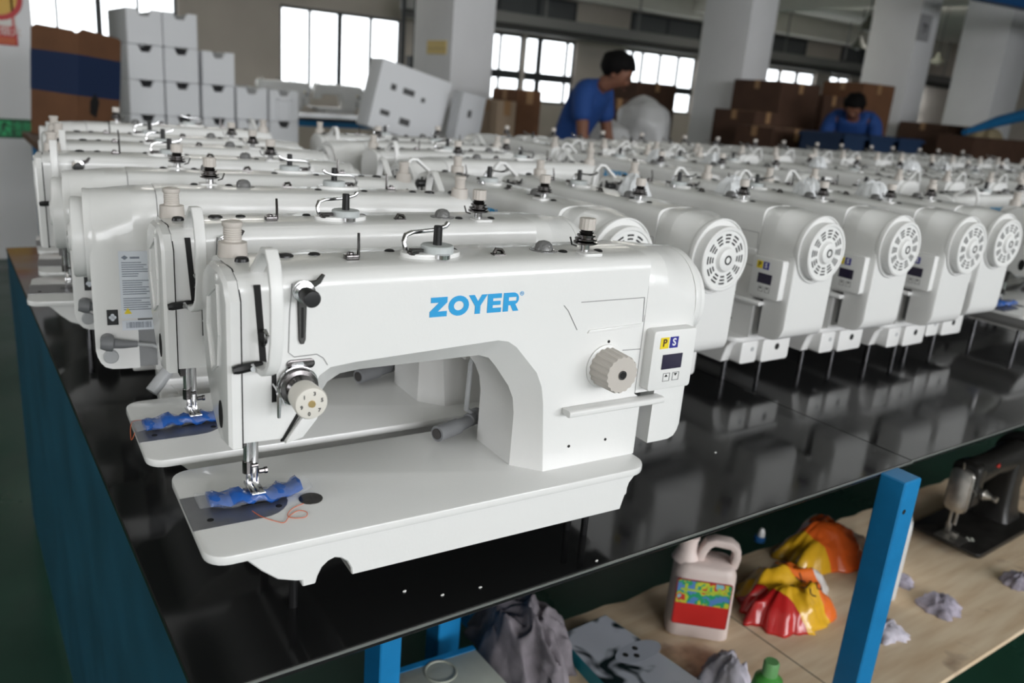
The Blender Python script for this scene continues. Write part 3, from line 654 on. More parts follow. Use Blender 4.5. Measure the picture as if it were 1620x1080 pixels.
# ------------------------------------------------------------------ lower shelf of plywood under the table and what lies on it
ZS = .25
def plymat():
    m = bpy.data.materials.new('plywood'); m.use_nodes = True; nt = m.node_tree; b = nt.nodes['Principled BSDF']; b.inputs['Roughness'].default_value = .6
    tc = nt.nodes.new('ShaderNodeTexCoord'); mp = nt.nodes.new('ShaderNodeMapping'); mp.inputs['Scale'].default_value = (1.2, 9, 3)
    n = nt.nodes.new('ShaderNodeTexNoise'); n.inputs['Scale'].default_value = 4; n.inputs['Detail'].default_value = 8
    r = nt.nodes.new('ShaderNodeValToRGB'); e = r.color_ramp.elements
    e[0].position = .3; e[0].color = (.68, .50, .32, 1); e[1].position = .68; e[1].color = (.86, .71, .52, 1)
    n2 = nt.nodes.new('ShaderNodeTexNoise'); n2.inputs['Scale'].default_value = 7; n2.inputs['Detail'].default_value = 4
    r2 = nt.nodes.new('ShaderNodeValToRGB'); r2.color_ramp.elements[0].position = .62; r2.color_ramp.elements[1].position = .78
    mx = nt.nodes.new('ShaderNodeMix'); mx.data_type = 'RGBA'; mx.inputs['B'].default_value = (.20, .10, .06, 1)
    nt.links.new(tc.outputs['Object'], mp.inputs['Vector']); nt.links.new(mp.outputs['Vector'], n.inputs['Vector']); nt.links.new(n.outputs['Fac'], r.inputs['Fac'])
    nt.links.new(tc.outputs['Object'], n2.inputs['Vector']); nt.links.new(n2.outputs['Fac'], r2.inputs['Fac'])
    nt.links.new(r2.outputs['Color'], mx.inputs['Factor']); nt.links.new(r.outputs['Color'], mx.inputs['A']); nt.links.new(mx.outputs['Result'], b.inputs['Base Color'])
    return m
PLY = plymat()
sh = empty('plywood_shelf', (1.9, .85, 0), 0, 'pale plywood lower shelf on a blue frame under the black table', 'shelf')
bk = [(-.99, .235)]
rr = random.Random(5)
edge = [(-1.05+i*.05, .250+rr.uniform(-.006, .006)) for i in range(44)]
obj('plywood_sheet', MB().prism([(-1.05, -.262), (-.08, -.256), (1.1, -.245)]+list(reversed(edge)), 'z', ZS-.012, ZS).mesh('ply'), PLY, sh)
obj('sheet_joint', MB().box(-.581, -.579, -.255, .24, ZS-.002, ZS+.0004).mesh('j'), SLOTD, sh)
for y in (-.20, .20): obj('rail', MB().box(-1.15, 1.1, y-.02, y+.02, ZS-.052, ZS-.012).mesh('r'), BLUEP, sh)
for x in (-1.10, 1.05):
    for y in (-.20, .20): obj('leg', MB().box(x-.02, x+.02, y-.02, y+.02, 0, ZS-.052).mesh('l'), BLUEP, sh)

# jug
JUG = mat('pinkish jug plastic', (.74, .62, .58), .4)
def jugmat():
    m = bpy.data.materials.new('jug label'); m.use_nodes = True; nt = m.node_tree; b = nt.nodes['Principled BSDF']; b.inputs['Roughness'].default_value = .3
    tc = nt.nodes.new('ShaderNodeTexCoord'); sx = nt.nodes.new('ShaderNodeSeparateXYZ')
    n = nt.nodes.new('ShaderNodeTexNoise'); n.inputs['Scale'].default_value = 38; n.inputs['Detail'].default_value = 2
    r = nt.nodes.new('ShaderNodeValToRGB'); r.color_ramp.interpolation = 'CONSTANT'; e = r.color_ramp.elements
    e[0].position = 0; e[0].color = (.10, .25, .55, 1); e[1].position = .42; e[1].color = (.03, .35, .15, 1)
    for p_, c in ((.5, (.55, .60, .05, 1)), (.56, (.6, .05, .04, 1)), (.62, (.25, .55, .6, 1))):
        q = e.new(p_); q.color = c
    mr = nt.nodes.new('ShaderNodeMath'); mr.operation = 'GREATER_THAN'; mr.inputs[1].default_value = .083
    mx = nt.nodes.new('ShaderNodeMix'); mx.data_type = 'RGBA'; mx.inputs['A'].default_value = (.62, .03, .025, 1)
    nt.links.new(tc.outputs['Object'], n.inputs['Vector']); nt.links.new(n.outputs['Fac'], r.inputs['Fac']); nt.links.new(tc.outputs['Object'], sx.inputs[0])
    nt.links.new(sx.outputs['Z'], mr.inputs[0]); nt.links.new(mr.outputs[0], mx.inputs['Factor']); nt.links.new(r.outputs['Color'], mx.inputs['B']); nt.links.new(mx.outputs['Result'], b.inputs['Base Color'])
    return m
g = gz(1110, 1000, ZS); jg = empty('plastic_jug', (g.x, g.y+.02, ZS), math.radians(-42), 'pale pink plastic jug with handle and colourful red label on the plywood', 'jug')
def jring(z, hw, hd, r, cx=0): return [(cx+a, b, z) for a, b in rrect(-hw, hw, -hd, hd, r, 4)]
obj('body', MB().rings([jring(0, .058, .036, .018), jring(.004, .064, .042, .022), jring(.145, .062, .041, .024), jring(.160, .057, .038, .024), jring(.166, .05, .033, .02)]).mesh('body', angle=50), JUG, jg)
obj('neck', MB().lathe([(.160, .03), (.178, .022), (.184, .019), (.205, .019), (.207, .021), (.214, .021), (.215, .016)], 'z', (-.040, 0), 20).mesh('neck'), JUG, jg)
obj('handle', MB().strap([(-.016, 0, .160), (-.010, 0, .185), (.0, 0, .204), (.012, 0, .209), (.044, 0, .206), (.056, 0, .197), (.058, 0, .18), (.054, 0, .155)], (0, 1, 0), .030, .017).mesh('handle', bevel=.005), JUG, jg)
obj('label', MB().prism(rrect(-.054, .052, .035, .135, .004, 2), 'y', -.0438, -.0415).mesh('label'), jugmat(), jg)
obj('label_border', MB().prism(rrect(-.056, .054, .033, .137, .004, 2), 'y', -.0432, -.0412).mesh('lb'), mat('label red', (.35, .015, .03), .4), jg)
obj('lettering', MB().prism([(-.047, .112), (.045, .112), (.045, .116), (-.047, .117)], 'y', -.0444, -.0436).prism([(-.040, .108), (-.034, .108), (-.034, .128), (-.040, .128)], 'y', -.0444, -.0436).prism([(-.02, .118), (-.014, .118), (-.014, .131), (-.02, .131)], 'y', -.0444, -.0436).prism([(.004, .108), (.010, .108), (.010, .128), (.004, .128)], 'y', -.0444, -.0436).prism([(.026, .112), (.032, .112), (.032, .127), (.026, .127)], 'y', -.0444, -.0436).mesh('l'), mat('label yellow green', (.45, .60, .06), .4), jg)
# plastic bags
def bagmat(name, cols, axis='X', lo=-.12, hi=.12):
    m = bpy.data.materials.new(name); m.use_nodes = True; nt = m.node_tree; b = nt.nodes['Principled BSDF']; b.inputs['Roughness'].default_value = .22; b.inputs['Coat Weight'].default_value = .3
    tc = nt.nodes.new('ShaderNodeTexCoord'); sx = nt.nodes.new('ShaderNodeSeparateXYZ'); mr = nt.nodes.new('ShaderNodeMapRange'); mr.inputs['From Min'].default_value = lo; mr.inputs['From Max'].default_value = hi
    n = nt.nodes.new('ShaderNodeTexNoise'); n.inputs['Scale'].default_value = 9; ad = nt.nodes.new('ShaderNodeMath'); ad.operation = 'MULTIPLY_ADD'; ad.inputs[1].default_value = .25
    r = nt.nodes.new('ShaderNodeValToRGB'); r.color_ramp.interpolation = 'CONSTANT'; e = r.color_ramp.elements
    e[0].position = 0; e[0].color = (*cols[0][1], 1); e[1].position = cols[1][0]; e[1].color = (*cols[1][1], 1)
    for p_, c in cols[2:]: q = e.new(p_); q.color = (*c, 1)
    nt.links.new(tc.outputs['Object'], sx.inputs[0]); nt.links.new(sx.outputs[axis], mr.inputs['Value']); nt.links.new(tc.outputs['Object'], n.inputs['Vector'])
    nt.links.new(n.outputs['Fac'], ad.inputs[0]); nt.links.new(mr.outputs['Result'], ad.inputs[2]); nt.links.new(ad.outputs[0], r.inputs['Fac']); nt.links.new(r.outputs['Color'], b.inputs['Base Color'])
    return m
BG1 = bagmat('red and yellow printed film', [(0, (.50, .02, .02)), (.42, (.75, .42, .02)), (.75, (.80, .16, .02)), (.98, (.75, .72, .70))], 'X', -.12, .12)
BG2 = bagmat('orange printed film', [(0, (.72, .40, .02)), (.35, (.78, .13, .02)), (.85, (.55, .40, .33))], 'X', -.12, .12)
g = gz(1258, 985, ZS); o = obj('plastic_bag', cloth('plastic_bag', .125, .085, .085, BG1, 4, 56, .45, 1.2), None, loc=(g.x+.02, g.y+.05, ZS), rot=(0, 0, .25)); tag(o, 'crumpled red and yellow printed plastic bag right of the jug', 'plastic bag')
from mathutils.bvhtree import BVHTree
bv = BVHTree.FromPolygons([v.co for v in o.data.vertices], [tuple(p.vertices) for p in o.data.polygons]); bt = MB()
for cx_ in (.005, .03, .042):
    ln = []
    for j in range(15):
        x_, y_ = cx_+.004*math.sin(j*1.9+cx_*300), -.062+.005*j
        h_ = bv.ray_cast(Vector((x_, y_, 1)), Vector((0, 0, -1)))
        if h_[0] is not None: ln.append((x_, y_, h_[0].z+.0006))
    for q in range(0, len(ln)-3, 4): bt.tube(ln[q:q+4], .0016, 5)
obj('print_strokes', bt.mesh('print_strokes'), INK, o)
g = gz(1268, 880, ZS); o = obj('plastic_bag', cloth('plastic_bag', .13, .075, .085, BG2, 9, 56, .4, 1.2), None, loc=(g.x+.06, g.y-.01, ZS), rot=(0, 0, .15)); tag(o, 'crumpled orange plastic bag behind the red and yellow one', 'plastic bag')
# rags
RAG = mat('grey rag cloth', (.20, .18, .20), .9, var=.3, vscale=25)
RAGW = mat('pale lilac rag cloth', (.58, .55, .63), .9, var=.25, vscale=30)
RAGD = mat('stained rag cloth', (.36, .33, .40), .9, var=.6, vscale=28)
def rag(px, py, z, rx, ry, rz, m, seed, label, dx=0, dy=0, sub=5, ang=0):
    g = gz(px, py, z); o = obj('rag', cloth('rag', rx, ry, rz, m, seed, 30 if sub < 6 else 60), None, loc=(g.x+dx, g.y+dy, z), rot=(0, 0, ang)); tag(o, label, 'rag'); return o
rag(820, 1046, ZS, .080, .12, .13, RAG, 3, 'large heap of grey rag at the front of the lower shelf', sub=6)
rag(1150, 1075, ZS, .05, .05, .05, RAGW, 5, 'pale crumpled rag beside the green bottle')
rag(1485, 962, ZS, .045, .05, .026, RAGD, 7, 'stained lilac rag lying alone in front of the old black machine')
rag(1398, 1000, ZS, .05, .04, .02, RAGW, 11, 'thin pale rag beside the foot of the blue post')
rag(1424, 920, ZS, .03, .03, .02, RAGD, 13, 'small dark lilac rag behind the blue post')
rag(1615, 925, ZS, .04, .04, .03, RAGD, 17, 'dark rag at the right picture edge below the old machine')
# green bottle
GRN = mat('green plastic', (.10, .42, .08), .35); 
g = gz(1200, 1150, ZS); bo = empty('green_bottle', (g.x, g.y, ZS), 0, 'green plastic bottle cut off by the bottom picture edge', 'bottle')
b0 = .10
hh = 0.0
for k in range(100):
    hh = .05+k*.003
    d = np.array([g.x, g.y, ZS+hh])-CAM
    if 540-F_PX*(d@_u)/(d@_fw) < 1046: break
obj('body', MB().lathe([(0, .024), (.004, .028), (hh-.06, .028), (hh-.035, .024), (hh-.026, .013)], 'z', (0, 0), 24).mesh('body'), GRN, bo)
obj('cap', MB().lathe([(hh-.028, .0135), (hh-.003, .0135), (hh, .0115)], 'z', (0, 0), 20).mesh('cap'), mat('pale green cap', (.20, .48, .18), .4), bo)
# white lid standing behind the post
g = gz(1402, 958, ZS); ld = obj('white_lid', MB().prism(rrect(0, .22, 0, .205, .02, 4), 'y', -.013, .013).mesh('white_lid', bevel=.004), WHITE2, loc=(g.x+.012, g.y+.004, ZS), rot=(0, 0, math.radians(33)))
tag(ld, 'white rounded plastic lid standing on edge behind the blue post', 'lid')
# blue and white cap at the back of the shelf
g = gz(1193, 858, ZS); cp = empty('bottle_cap', (g.x+.02, g.y, ZS), 0, 'small blue and white cap lying at the back edge of the plywood', 'cap')
obj('skirt', MB().lathe([(0, .014), (.012, .014), (.013, .012)], 'z', (0, 0), 16).mesh('s'), mat('cap blue', (.03, .16, .45), .4), cp)
obj('spout', MB().lathe([(.012, .010), (.026, .008), (.034, .004)], 'z', (.004, 0), 14).mesh('s'), WHITE2, cp)
# printed sheet with a machine picture
def printmat():
    m = bpy.data.materials.new('glossy monochrome print'); m.use_nodes = True; nt = m.node_tree; b = nt.nodes['Principled BSDF']; b.inputs['Roughness'].default_value = .18
    tc = nt.nodes.new('ShaderNodeTexCoord'); n = nt.nodes.new('ShaderNodeTexNoise'); n.inputs['Scale'].default_value = 17; n.inputs['Detail'].default_value = 1.5; n.inputs['Distortion'].default_value = .8
    r = nt.nodes.new('ShaderNodeValToRGB'); e = r.color_ramp.elements; e[0].position = .38; e[0].color = (.012, .022, .024, 1); e[1].position = .50; e[1].color = (.50, .53, .60, 1)
    nt.links.new(tc.outputs['Object'], n.inputs['Vector']); nt.links.new(n.outputs['Fac'], r.inputs['Fac']); nt.links.new(r.outputs['Color'], b.inputs['Base Color']); return m
a_, b_, c_, d_ = gz(884, 1004, ZS+.03), gz(958, 972, ZS+.03), gz(1120, 1085, ZS+.03), gz(1000, 1130, ZS+.03)
o_ = (a_+b_+c_+d_)/4
bx = empty('printed_box', (o_.x, o_.y, ZS), 0, 'flat box printed with a monochrome machine picture beside the grey rags', 'box')
pts = [(q.x-o_.x, q.y-o_.y) for q in (a_, d_, c_, b_)]
obj('carton', MB().prism(pts, 'z', 0, .0295).mesh('carton'), mat('teal board', (.01, .20, .26), .4), bx)
obj('print', MB().prism([(x*.985, y*.985) for x, y in pts], 'z', .0295, .0302).mesh('print'), printmat(), bx)
pc = Vector(gz(1010, 1030, ZS+.03)); pc = (pc.x-o_.x, pc.y-o_.y)
mt_ = MB().prism([(pc[0]+.055*math.cos(a), pc[1]+.026*math.sin(a)) for a in [2*PI*k/24 for k in range(24)]], 'z', .030, .0304)
obj('motor_picture', mt_.mesh('mp'), mat('print light grey', (.42, .45, .52), .2), bx)
for dx_, dy_ in ((-.030, .004), (-.012, -.008), (.0, .010)): obj('motor_hole', MB().lathe([(.030, .006), (.0307, .006)], 'z', (pc[0]+dx_, pc[1]+dy_), 12).mesh('mh'), INK, bx)
# grey-green panel with a ring
a_, b_, c_, d_ = gz(628, 1062, ZS+.06), gz(750, 1024, ZS+.06), gz(830, 1110, ZS+.06), gz(650, 1160, ZS+.06)
o_ = (a_+b_+c_+d_)/4
px_ = empty('access_panel', (o_.x, o_.y, ZS), 0, 'grey-green metal box lid with a raised ring, blue paint along its edge', 'box')
pts = [(q.x-o_.x, q.y-o_.y) for q in (a_, d_, c_, b_)]
obj('lid', MB().prism(pts, 'z', 0, .06).mesh('lid', bevel=.002), mat('grey green paint', (.58, .61, .54), .5, var=.08, vscale=15), px_)
rc = gz(697, 1062, ZS+.06); rg = MB(); n = 28
rg.rings([[(rc.x-o_.x+r_*math.cos(2*PI*k/n), rc.y-o_.y+r_*math.sin(2*PI*k/n), z_) for k in range(n)] for r_, z_ in ((.030, .0598), (.029, .062), (.026, .062), (.025, .0598))], caps=False)
obj('ring', rg.mesh('ring'), mat('ring grey', (.33, .35, .30), .4), px_)
obj('painted_edge', MB().strap([(pts[0][0], pts[0][1], .0605), (pts[3][0], pts[3][1], .0605)], (0, 0, 1), .001, .012).mesh('pe'), BLUEP, px_)
# blue frame pieces seen under the table edge
g = gz(693, 1040, ZS); o = obj('frame_upright', MB().box(-.024, .024, -.024, .024, 0, ZT-.0092).mesh('u', bevel=.002, seg=1), BLUEP, loc=(g.x+.02, g.y+.02, 0)); tag(o, 'blue steel upright under the table edge behind the box lid', 'upright')
g = gz(604, 1075, .42); o = obj('frame_upright', MB().box(-.02, .02, -.02, .02, 0, ZT-.0092).mesh('u', bevel=.002, seg=1), BLUEP, loc=(g.x, g.y, 0), rot=(0, 0, .2)); tag(o, 'worn blue steel upright nearest the bottom left of the shelf', 'upright')
a_ = gz(875, 935, .33); b_ = gz(925, 968, .33)
o = obj('frame_rail', MB().strap([(0, 0, 0), (0, -.62, 0)], (1, 0, 0), .04, .04).mesh('fr'), BLUEP, loc=(b_.x+.01, 1.75, .06)); tag(o, 'blue floor rail running back under the black table', 'rail')

# ------------------------------------------------------------------ old black machine on the shelf
OB = mat('old black japanned iron', (.014, .013, .012), .35, var=.4, vscale=30)
OS = mat('worn nickel', (.45, .43, .40), .3, .9, var=.25, vscale=40)
ob = empty('old_sewing_machine', (2.05, .785, ZS), math.radians(2), 'old black sewing machine with nickel face plate on the plywood', 'sewing machine')
obj('bed', MB().prism(rrect(0, 370, 0, 178, 14, 4), 'z', 22, 32).mesh('bed', S, bevel=2), OB, ob)
obj('base', MB().prism([(20, 22), (40, 4), (60, 0), (330, 0), (350, 22)], 'y', 12, 166).mesh('base', S, bevel=2), OB, ob)
obj('slide_plate', MB().box(4, 60, 50, 118, 31.5, 33).mesh('sp', S), OS, ob)
for k, (x, y) in enumerate(((58, 52), (66, 46), (74, 52), (66, 60))): obj('flower_ornament', MB().lathe([(32, 4), (33.2, 3.4)], 'z', (x, y), 8).mesh('fo', S), mat('pale decal', (.55, .56, .50), .5), ob)
R = []
for x, zc, r1, r2 in ((40, 205, 30, 40), (60, 205, 34, 44), (100, 205, 34, 36), (180, 208, 32, 32), (260, 206, 36, 40), (300, 200, 42, 50), (330, 196, 40, 48)):
    R.append([(x, 92+r1*math.cos(2*PI*k/18), zc+r2*math.sin(2*PI*k/18)) for k in range(18)])
obj('arm', MB().rings(R).mesh('arm', S), OB, ob)
R = []
for z, hx, hy in ((32, 52, 52), (60, 44, 44), (120, 38, 38), (200, 40, 38)): R.append([(290+a, 92+b, z) for a, b in rrect(-hx, hx, -hy, hy, 18, 4)])
obj('pillar', MB().rings(R).mesh('pillar', S), OB, ob)
obj('head', MB().prism(rrect(58, 126, 118, 240, 18, 4), 'x', 30, 76).mesh('head', S, bevel=6), OB, ob)
obj('face_plate', MB().prism(rrect(62, 122, 104, 226, 22, 5), 'x', 18, 31).mesh('fpl', S, bevel=5), OS, ob)
obj('needle_bar', MB().lathe([(60, 4), (122, 4)], 'z', (50, 92), 10).lathe([(38, 4.5), (122, 4.5)], 'z', (50, 106), 10).mesh('nb', S), OS, ob)
obj('presser_foot', MB().box(42, 58, 78, 112, 33, 39).box(46, 54, 98, 112, 36, 60).mesh('pf', S, bevel=1), OS, ob)
obj('tension_knob', MB().lathe([(60, 12), (48, 15), (44, 12), (30, 6), (26, 8), (18, 8)], 'y', (70, 160), 16).mesh('tk', S), OS, ob)
obj('thread_lever', MB().tube([(16, 92, 226), (6, 88, 238), (-8, 84, 252)], [3, 3, 2], 6).tube([(20, 60, 180), (6, 50, 184), (2, 44, 176)], [3, 3, 4], 6).mesh('tl', S), OS, ob)
obj('hand_wheel', MB().lathe([(338, 30), (342, 62), (360, 64), (364, 58), (366, 24), (376, 20)], 'x', (92, 198), 26).mesh('hw', S), OB, ob)
obj('red_mark', MB().prism([(128, 222), (150, 214), (146, 226)], 'y', 59.5, 62).mesh('rm', S), mat('red decal', (.45, .03, .02), .5), ob)

# ------------------------------------------------------------------ background: foam boxes, cartons, tables, people, signs
FOAM = mat('white foam', (.84, .85, .87), .75, bump=.25, bscale=90)
FOAMG = mat('grey foam', (.66, .67, .69), .75, bump=.25, bscale=90)
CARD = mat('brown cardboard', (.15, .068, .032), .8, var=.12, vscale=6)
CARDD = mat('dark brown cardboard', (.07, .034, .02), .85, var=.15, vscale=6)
CARDB = mat('blue printed band', (.008, .022, .07), .7)
TAPE = mat('parcel tape', (.34, .20, .10), .3)
DTOP = mat('dark bench top', (.03, .028, .027), .4)
WOOD = mat('bench wood', (.16, .09, .05), .7, var=.2, vscale=8)
def bench(name, x0, x1, y0, y1, z, label, m=DTOP):
    e = empty(name, ((x0+x1)/2, (y0+y1)/2, 0), 0, label, 'bench'); L, D = (x1-x0)/2, (y1-y0)/2
    obj('bench_top', MB().box(-L, L, -D, D, z-.03, z).mesh('bt', bevel=.003, seg=1), m, e)
    for sx in (-1, 1):
        for sy in (-1, 1): obj('leg', MB().box(sx*(L-.06)-.02, sx*(L-.06)+.02, sy*(D-.06)-.02, sy*(D-.06)+.02, 0, z-.03).mesh('lg'), BLUEP, e)
    obj('rail', MB().box(-L+.08, L-.08, -D+.04, -D+.08, z-.09, z-.03).mesh('rl'), BLUEP, e)
    return e
# foam boxes stacked on a pallet table
bench('pallet_table', 1.10, 2.45, 6.28, 7.05, .463, 'low bench carrying the stacked white foam boxes', WOOD)
def foam_mesh(kind):
    W_, H_, D_ = .226, .2285, .70; t = .03; mb = MB(); h = W_/2
    nt_ = [(-h, 0), (h, 0), (h, H_), (.045, H_), (.028, H_-.045), (-.028, H_-.045), (-.045, H_), (-h, H_)]
    for y in (0, D_-t): mb.prism(nt_, 'y', y, y+t)
    mb.box(-h, -h+t, t, D_-t, 0, H_).box(h-t, h, t, D_-t, 0, H_).box(-h+t, h-t, t, D_-t, 0, t)
    if kind:
        for x in (-.05, .05): mb.box(x-.014, x+.014, -.012, 0, .02, H_-.06)
        mb.box(-.064, .064, -.012, 0, H_-.085, H_-.06)
    return mb.mesh('foam_box%d' % kind, bevel=.005, seg=1)
FM = [foam_mesh(0), foam_mesh(1)]
for me in FM: me.materials.append(FOAM)
nm = ['bottom', 'second', 'third', 'fourth', 'top']
cn = ['leftmost', 'second', 'middle', 'fourth', 'rightmost']
for c, (x, n) in enumerate(((1.272, 5), (1.508, 5), (1.757, 4), (2.0, 3), (2.242, 3))):
    for k in range(n):
        o = bpy.data.objects.new('foam_box', FM[1 if (c, k) in ((4, 2), (2, 1), (4, 0)) else 0]); COL.objects.link(o)
        o.location = (x+.002*math.sin(c*3+k*5), 6.32+.008*math.sin(c*7+k*3), .463+k*.231); o.rotation_euler = (0, 0, .003*math.sin(c+k*4))
        tag(o, 'white foam box, %s up in the %s stack of the foam wall' % (nm[k], cn[c]), 'foam box', 'stacked white foam boxes')
# leaning foam trays
bench('back_bench', 2.35, 5.55, 4.75, 5.75, .80, 'dark bench behind the machines near the worker in blue')
def foam_tray(loc, rot, w_, h_, d_, m, label, slots):
    e = empty('foam_tray', loc, 0, label, 'foam tray'); e.rotation_euler = rot
    obj('tray_body', MB().box(-w_/2, w_/2, 0, d_, 0, h_).mesh('tb', bevel=.012), m, e)
    for x, z, sw, sh_ in slots: obj('slot', MB().box(x-sw/2, x+sw/2, -.002, .03, z-sh_/2, z+sh_/2).mesh('sl'), mat('slot shade', (.10, .10, .10), .8), e)
    return e
foam_tray((2.72, 5.28, .92), (0, math.radians(13), 0), .56, .46, .2, FOAM, 'large grey-white foam tray leaning to the right in front of the column', ((-.16, .30, .04, .04), (-.04, .30, .09, .04), (.08, .28, .03, .03), (-.18, .12, .07, .035), (-.02, .10, .08, .045)))
o = obj('foam_block', MB().box(-.28, .2, 0, .3, 0, .05).mesh('fb', bevel=.01), FOAM, loc=(2.78, 5.3, .80)); tag(o, 'flat white foam block lying under the leaning trays', 'foam block')
foam_tray((3.10, 5.08, .83), (0, math.radians(9), 0), .20, .42, .14, FOAMG, 'narrow pale foam tray leaning against the large one', ((-.02, .28, .03, .05),))
# cardboard carton with blue band, on a side bench
bench('side_bench', .42, 1.05, 4.45, 5.35, .86, 'dark wooden bench under the tall carton with the blue band', WOOD)
cb = empty('tall_carton', (.615, 4.80, .876), math.radians(39), 'tall brown carton with a dark blue band, open at the top', 'carton'); cb.rotation_euler = (math.radians(2), math.radians(4), math.radians(39))
h = .14
def shell(z0, z1, e_=0):
    t = .006; hh_ = h+e_; return MB().box(-hh_, hh_, -hh_, -hh_+t, z0, z1).box(-hh_, hh_, hh_-t, hh_, z0, z1).box(-hh_, -hh_+t, -hh_+t, hh_-t, z0, z1).box(hh_-t, hh_, -hh_+t, hh_-t, z0, z1)
obj('carton_walls', shell(.003, .51).box(-h, h, -h, h, .003, .01).mesh('cw'), CARD, cb)
obj('printed_band', shell(.22, .41, .0012).mesh('pb'), CARDB, cb)
for sx in (-1, 1): obj('flap', MB().prism([(-h, .51), (h, .51), (h-.02, .535 if sx > 0 else .52), (-h+.03, .53)], 'y', sx*(h-.003)-.002, sx*(h-.003)+.002).mesh('fl'), CARD, cb)
obj('torn_hole', MB().prism([(-.06, .14), (-.02, .12), (.0, .2), (-.03, .24), (-.06, .2)], 'y', -h-.0015, -h+.001).mesh('th'), SLOTD, cb)
# other cartons: standing stacks, positions from the picture, depth from the floor they stand on
def carton(px0, px1, ptop, Y, z0, d, label, m=CARD, pm=None):
    a = gy(px0, ptop, Y); b = gy(px1, ptop, Y); w_ = (b.x-a.x)/2; hh_ = max(.1, (a.z+b.z)/2-z0)
    e = empty('carton', ((a.x+b.x)/2, Y+d/2, z0), 0, label, 'carton', 'brown cartons beyond the machines')
    obj('box_body', MB().box(-w_, w_, -d/2, d/2, 0, hh_).mesh('bb', bevel=.006, seg=1), m, e)
    obj('tape', MB().box(-w_-.001, w_+.001, -.03, .03, hh_-.08, hh_+.0015).box(-.03, .03, -d/2-.0012, d/2, hh_-.1, hh_+.001).mesh('tp'), TAPE, e)
    obj('flap_joint', MB().box(-w_, w_, -.002, .002, hh_, hh_+.0022).mesh('fj'), SLOTD, e)
    return e
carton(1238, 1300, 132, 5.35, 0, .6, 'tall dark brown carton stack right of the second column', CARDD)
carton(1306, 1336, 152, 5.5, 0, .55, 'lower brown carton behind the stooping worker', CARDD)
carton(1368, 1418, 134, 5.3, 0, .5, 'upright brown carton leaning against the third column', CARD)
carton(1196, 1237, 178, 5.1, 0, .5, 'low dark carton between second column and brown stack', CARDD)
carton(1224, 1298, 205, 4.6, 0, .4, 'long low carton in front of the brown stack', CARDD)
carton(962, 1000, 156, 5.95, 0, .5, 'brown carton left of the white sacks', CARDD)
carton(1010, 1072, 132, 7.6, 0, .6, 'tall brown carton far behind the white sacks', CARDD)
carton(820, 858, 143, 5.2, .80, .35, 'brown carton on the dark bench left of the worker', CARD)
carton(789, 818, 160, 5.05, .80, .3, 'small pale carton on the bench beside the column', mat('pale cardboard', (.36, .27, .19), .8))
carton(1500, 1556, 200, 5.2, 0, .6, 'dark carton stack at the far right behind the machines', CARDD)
CRATE = mat('navy crate plastic', (.012, .03, .075), .5)
def crate(px0, px1, ptop, Y, label):
    a = gy(px0, ptop, Y); b = gy(px1, ptop, Y); w_ = (b.x-a.x)/2; zt = (a.z+b.z)/2; d = .4
    e = empty('plastic_crate', ((a.x+b.x)/2, Y+d/2, 0), 0, label, 'crate', 'navy crates beyond the machines')
    obj('crate_body', MB().box(-w_, w_, -d/2, -d/2+.02, 0, zt).box(-w_, w_, d/2-.02, d/2, 0, zt).box(-w_, -w_+.02, -d/2, d/2, 0, zt).box(w_-.02, w_, -d/2, d/2, 0, zt).box(-w_, w_, -d/2, d/2, 0, .02).mesh('cb'), CRATE, e)
    for z in (zt-.03, zt-.18): obj('rim', MB().box(-w_-.01, w_+.01, -d/2-.01, d/2+.01, z, z+.02).mesh('rm'), CRATE, e)
crate(1335, 1372, 214, 3.9, 'navy crate below the stooping worker')
crate(1376, 1418, 216, 3.9, 'navy crate in the middle of the three')
crate(1422, 1462, 220, 3.9, 'navy crate farthest right of the three')
# white sacks on the floor behind the worker
SACK = mat('translucent white sack', (.50, .50, .50), .35, bump=.5, bscale=25)
def sack(px, pbot, ptop, Y, rx, ry, label, seed, z0=0):
    g = gy(px, ptop, Y); h_ = g.z-z0
    bm = bmesh.new(); bmesh.ops.create_icosphere(bm, subdivisions=4, radius=1)
    for v in bm.verts:
        p = v.co; q = p*1.6+Vector((seed, seed*2, 0)); k = 1+.16*nz.noise(q)+.08*nz.noise(q*2.6)
        zz_ = (p.z+1)/2; wd = 1.0 if zz_ < .7 else 1-(zz_-.7)*1.1
        ss = 1/max(.55, math.sqrt(p.x*p.x+p.y*p.y)) if zz_ < .8 else 1/.75
        v.co = Vector((p.x*rx*k*wd*min(ss, 1.5), p.y*ry*k*wd*min(ss, 1.5), max(0, zz_*h_*(1+.05*nz.noise(q*2)))))
    me = bpy.data.meshes.new('sack'); bm.to_mesh(me); bm.free(); me.polygons.foreach_set('use_smooth', [True]*len(me.polygons)); me.materials.append(SACK)
    o = obj('sack', me, None, loc=(g.x, Y, z0)); tag(o, label, 'sack'); return o
sack(1022, 240, 153, 5.15, .19, .24, 'tall white plastic sack left of the second column', 2, .8)
sack(962, 240, 190, 4.9, .13, .22, 'smaller white plastic sack between worker and tall sack', 5, .8)
# worn machines waiting on a bench below the left windows
bench('window_bench', 2.6, 5.7, 8.3, 9.3, .86, 'dark bench below the left windows with a blue front')
for i in range(5):
    e = machine(2.72+.585*i, 8.45, 0, 2, ['leftmost', 'second', 'third', 'fourth', 'rightmost'][i]+' blurred machine on the bench below the left windows', 'machines below the left windows'); e.location.z = .86
o = obj('bench_skirt', MB().box(-.9, .9, -.01, .01, 0, .55).mesh('bs'), mat('skirt blue', (.015, .06, .14), .6), loc=(4.6, 8.27, .0)); tag(o, 'dark blue board in front of the window bench', 'board')
